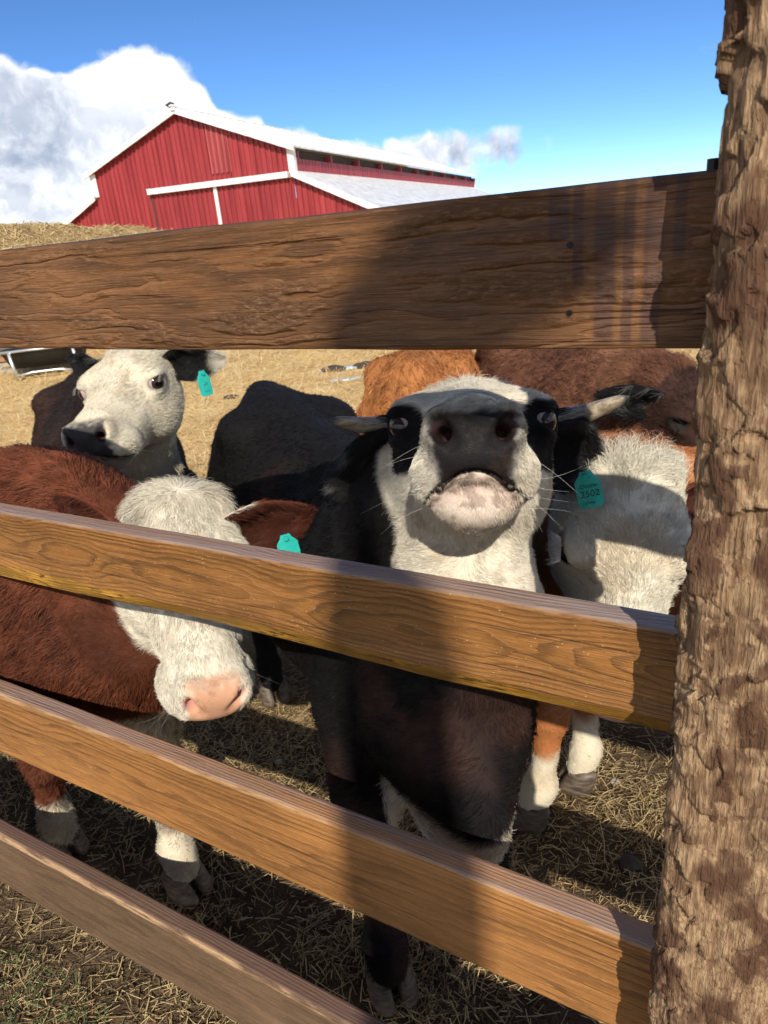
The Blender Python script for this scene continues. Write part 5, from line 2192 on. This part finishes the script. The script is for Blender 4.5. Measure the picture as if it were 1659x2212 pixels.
def clod(name, label, cat, c, r, mat, seed, group=None, flat=.6):
    bm = bmesh.new()
    bmesh.ops.create_icosphere(bm, subdivisions=3, radius=1)
    P = np.array([v.co[:] for v in bm.verts])
    P = P * (1 + .35 * fbm(P * 1.6 + seed, 3, seed))[:, None] * np.array(r) * np.array([1, 1, flat])
    for v, q in zip(bm.verts, P):
        v.co = q
    me = bpy.data.meshes.new(name)
    bm.to_mesh(me)
    bm.free()
    me.materials.append(mat)
    o = bpy.data.objects.new(name, me)
    COL.objects.link(o)
    o.location = (c[0], c[1], c[2] + r[2] * flat * .35)
    tag(o, label, cat, group)
    return o


DIRT = simple('dark_clod', (.06, .045, .032), .9)
PALE = simple('pale_plastic_scrap', (.45, .53, .58), .4)
STONE = simple('pale_stone', (.32, .28, .23), .8)
for k, (x, y, r, lab) in enumerate([(793, 792, .13, 'dark dung clod in the field, left of the orange cow'), (722, 801, .12, 'second dark clod in the field, farther left of the orange cow'),
                                    (498, 858, .07, 'small dark clod on the straw right of the teal tag of the white-faced cow')]):
    clod('dung_clod', lab, 'clod', ground_at(x, y), (r * 1.3, r, r * .6), DIRT, 5 + k, 'clods in the field')
for k, (x, y, r, lab) in enumerate([(740, 797, .22, 'pale blue plastic scrap flat on the field, the farther one'), (752, 820, .16, 'pale blue plastic scrap flat on the field, the nearer one')]):
    clod('plastic_scrap', lab, 'scrap', ground_at(x, y), (r * 1.4, r * .45, r * .25), PALE, 15 + k, 'scraps on the field', .4)
for k, (x, y, r, lab) in enumerate([(1329, 1685, .014, 'small pale stone on the soil right of the white-footed cow'), (1362, 1868, .026, 'dark clod of soil beside the rough post'),
                                    (600, 1640, .012, 'small stone in the straw under the third rail')]):
    clod('stone', lab, 'stone', ground_at(x, y), (r * 1.2, r, r), STONE if k != 1 else DIRT, 25 + k, None, .8)

# a far fence post, its foot seen under the top rail
g = ground_at(1425, 757)
mb = MB()
mb.tube([(0, 0, -.2), (.005, 0, .7), (.0, 0, 1.6)], [.055, .052, .05], 10)
o = mb.build('fence_post', simple('dark_post_wood', (.10, .06, .04), .8), None, True)
o.location = tuple(g)
tag(o, 'dark fence post standing far behind, seen just under the top rail', 'post')


def build_shadow_caster():
    """unseen shape added behind the camera to cast the shadow over the fence"""
    bark, N, b = material('caster_bark')  # bark-like surface of the added shadow caster
    P = N.new('ShaderNodeTexCoord').outputs['Object']
    n = N.noise(N.scale(P, (14, 14, 2.5)), 1, 5, .65)
    N.put(b.inputs['Base Color'], N.mix(N.mr(n, .35, .65), (.07, .05, .04), (.22, .18, .14)))
    N.put(b.inputs['Normal'], N.bump(n, .8, .05))
    b.inputs['Roughness'].default_value = .9
    hd = np.array([math.sin(SUN_AZ), math.cos(SUN_AZ)])
    cx = lambda u: (FN[:2] * .66 + FU[:2] * u)
    D = 3.6
    rise = D * math.tan(SUN_EL)
    c0 = cx(.33) - hd * D
    root = empty('shadow_caster', (c0[0], c0[1], 0))
    tag(root, 'unseen grey shape added behind the viewer to shade the fence', 'tree')
    # outline as it falls on the fence: height there, left and right limits along the rails
    across = np.array([-hd[1], hd[0]])      # to the left
    k_ = abs(FU[:2] @ across)
    n = 20

    def loft(name, rows, parent):
        """rows: (height on the fence, left and right limit along the rails)"""
        v, f = [], []
        for i, (z, ul, ur) in enumerate(rows):
            c = cx((ul + ur) / 2) - hd * D - c0
            r = (ul - ur) / 2 * k_
            zz = max(z + rise, -.3 + .01 * i)
            for k in range(n):
                t = 2 * math.pi * k / n
                rr = r * (1 + .05 * math.sin(3 * t + i * .7))
                q = c + across * rr * math.cos(t) + hd * rr * .9 * math.sin(t)
                v.append((q[0], q[1], zz))
        for i in range(len(rows) - 1):
            for k in range(n):
                f.append((i * n + k, i * n + (k + 1) % n, (i + 1) * n + (k + 1) % n, (i + 1) * n + k))
        f.append(tuple((len(rows) - 1) * n + k for k in range(n)))
        return mesh_obj(name, v, f, bark, parent, True)
    loft('caster_column', [(-3.2, .60, .20), (-1.5, .57, .26), (0.2, .55, .28), (.6, .545, .29), (.9, .54, .30), (1.10, .53, .31), (1.20, .52, .33), (1.28, .50, .37), (1.34, .475, .40),
                   (1.45, .465, .405), (1.52, .465, .40), (1.57, .45, .39), (1.61, .43, .40)], root)
    # added arm, shaped to shade the top rail
    mb = MB()
    pts, rad = [], []
    for (u, z, r) in ((.13, 1.64, .018), (.19, 1.625, .050), (.25, 1.613, .068), (.30, 1.608, .072), (.345, 1.60, .069), (.385, 1.580, .048), (.425, 1.560, .028), (.455, 1.545, .010)):
        c = cx(u) - hd * D - c0
        pts.append((c[0], c[1], z + rise))
        rad.append(r)
    mb.tube(pts, rad, 16)
    mb.build('caster_arm', bark, root, True)


build_shadow_caster()
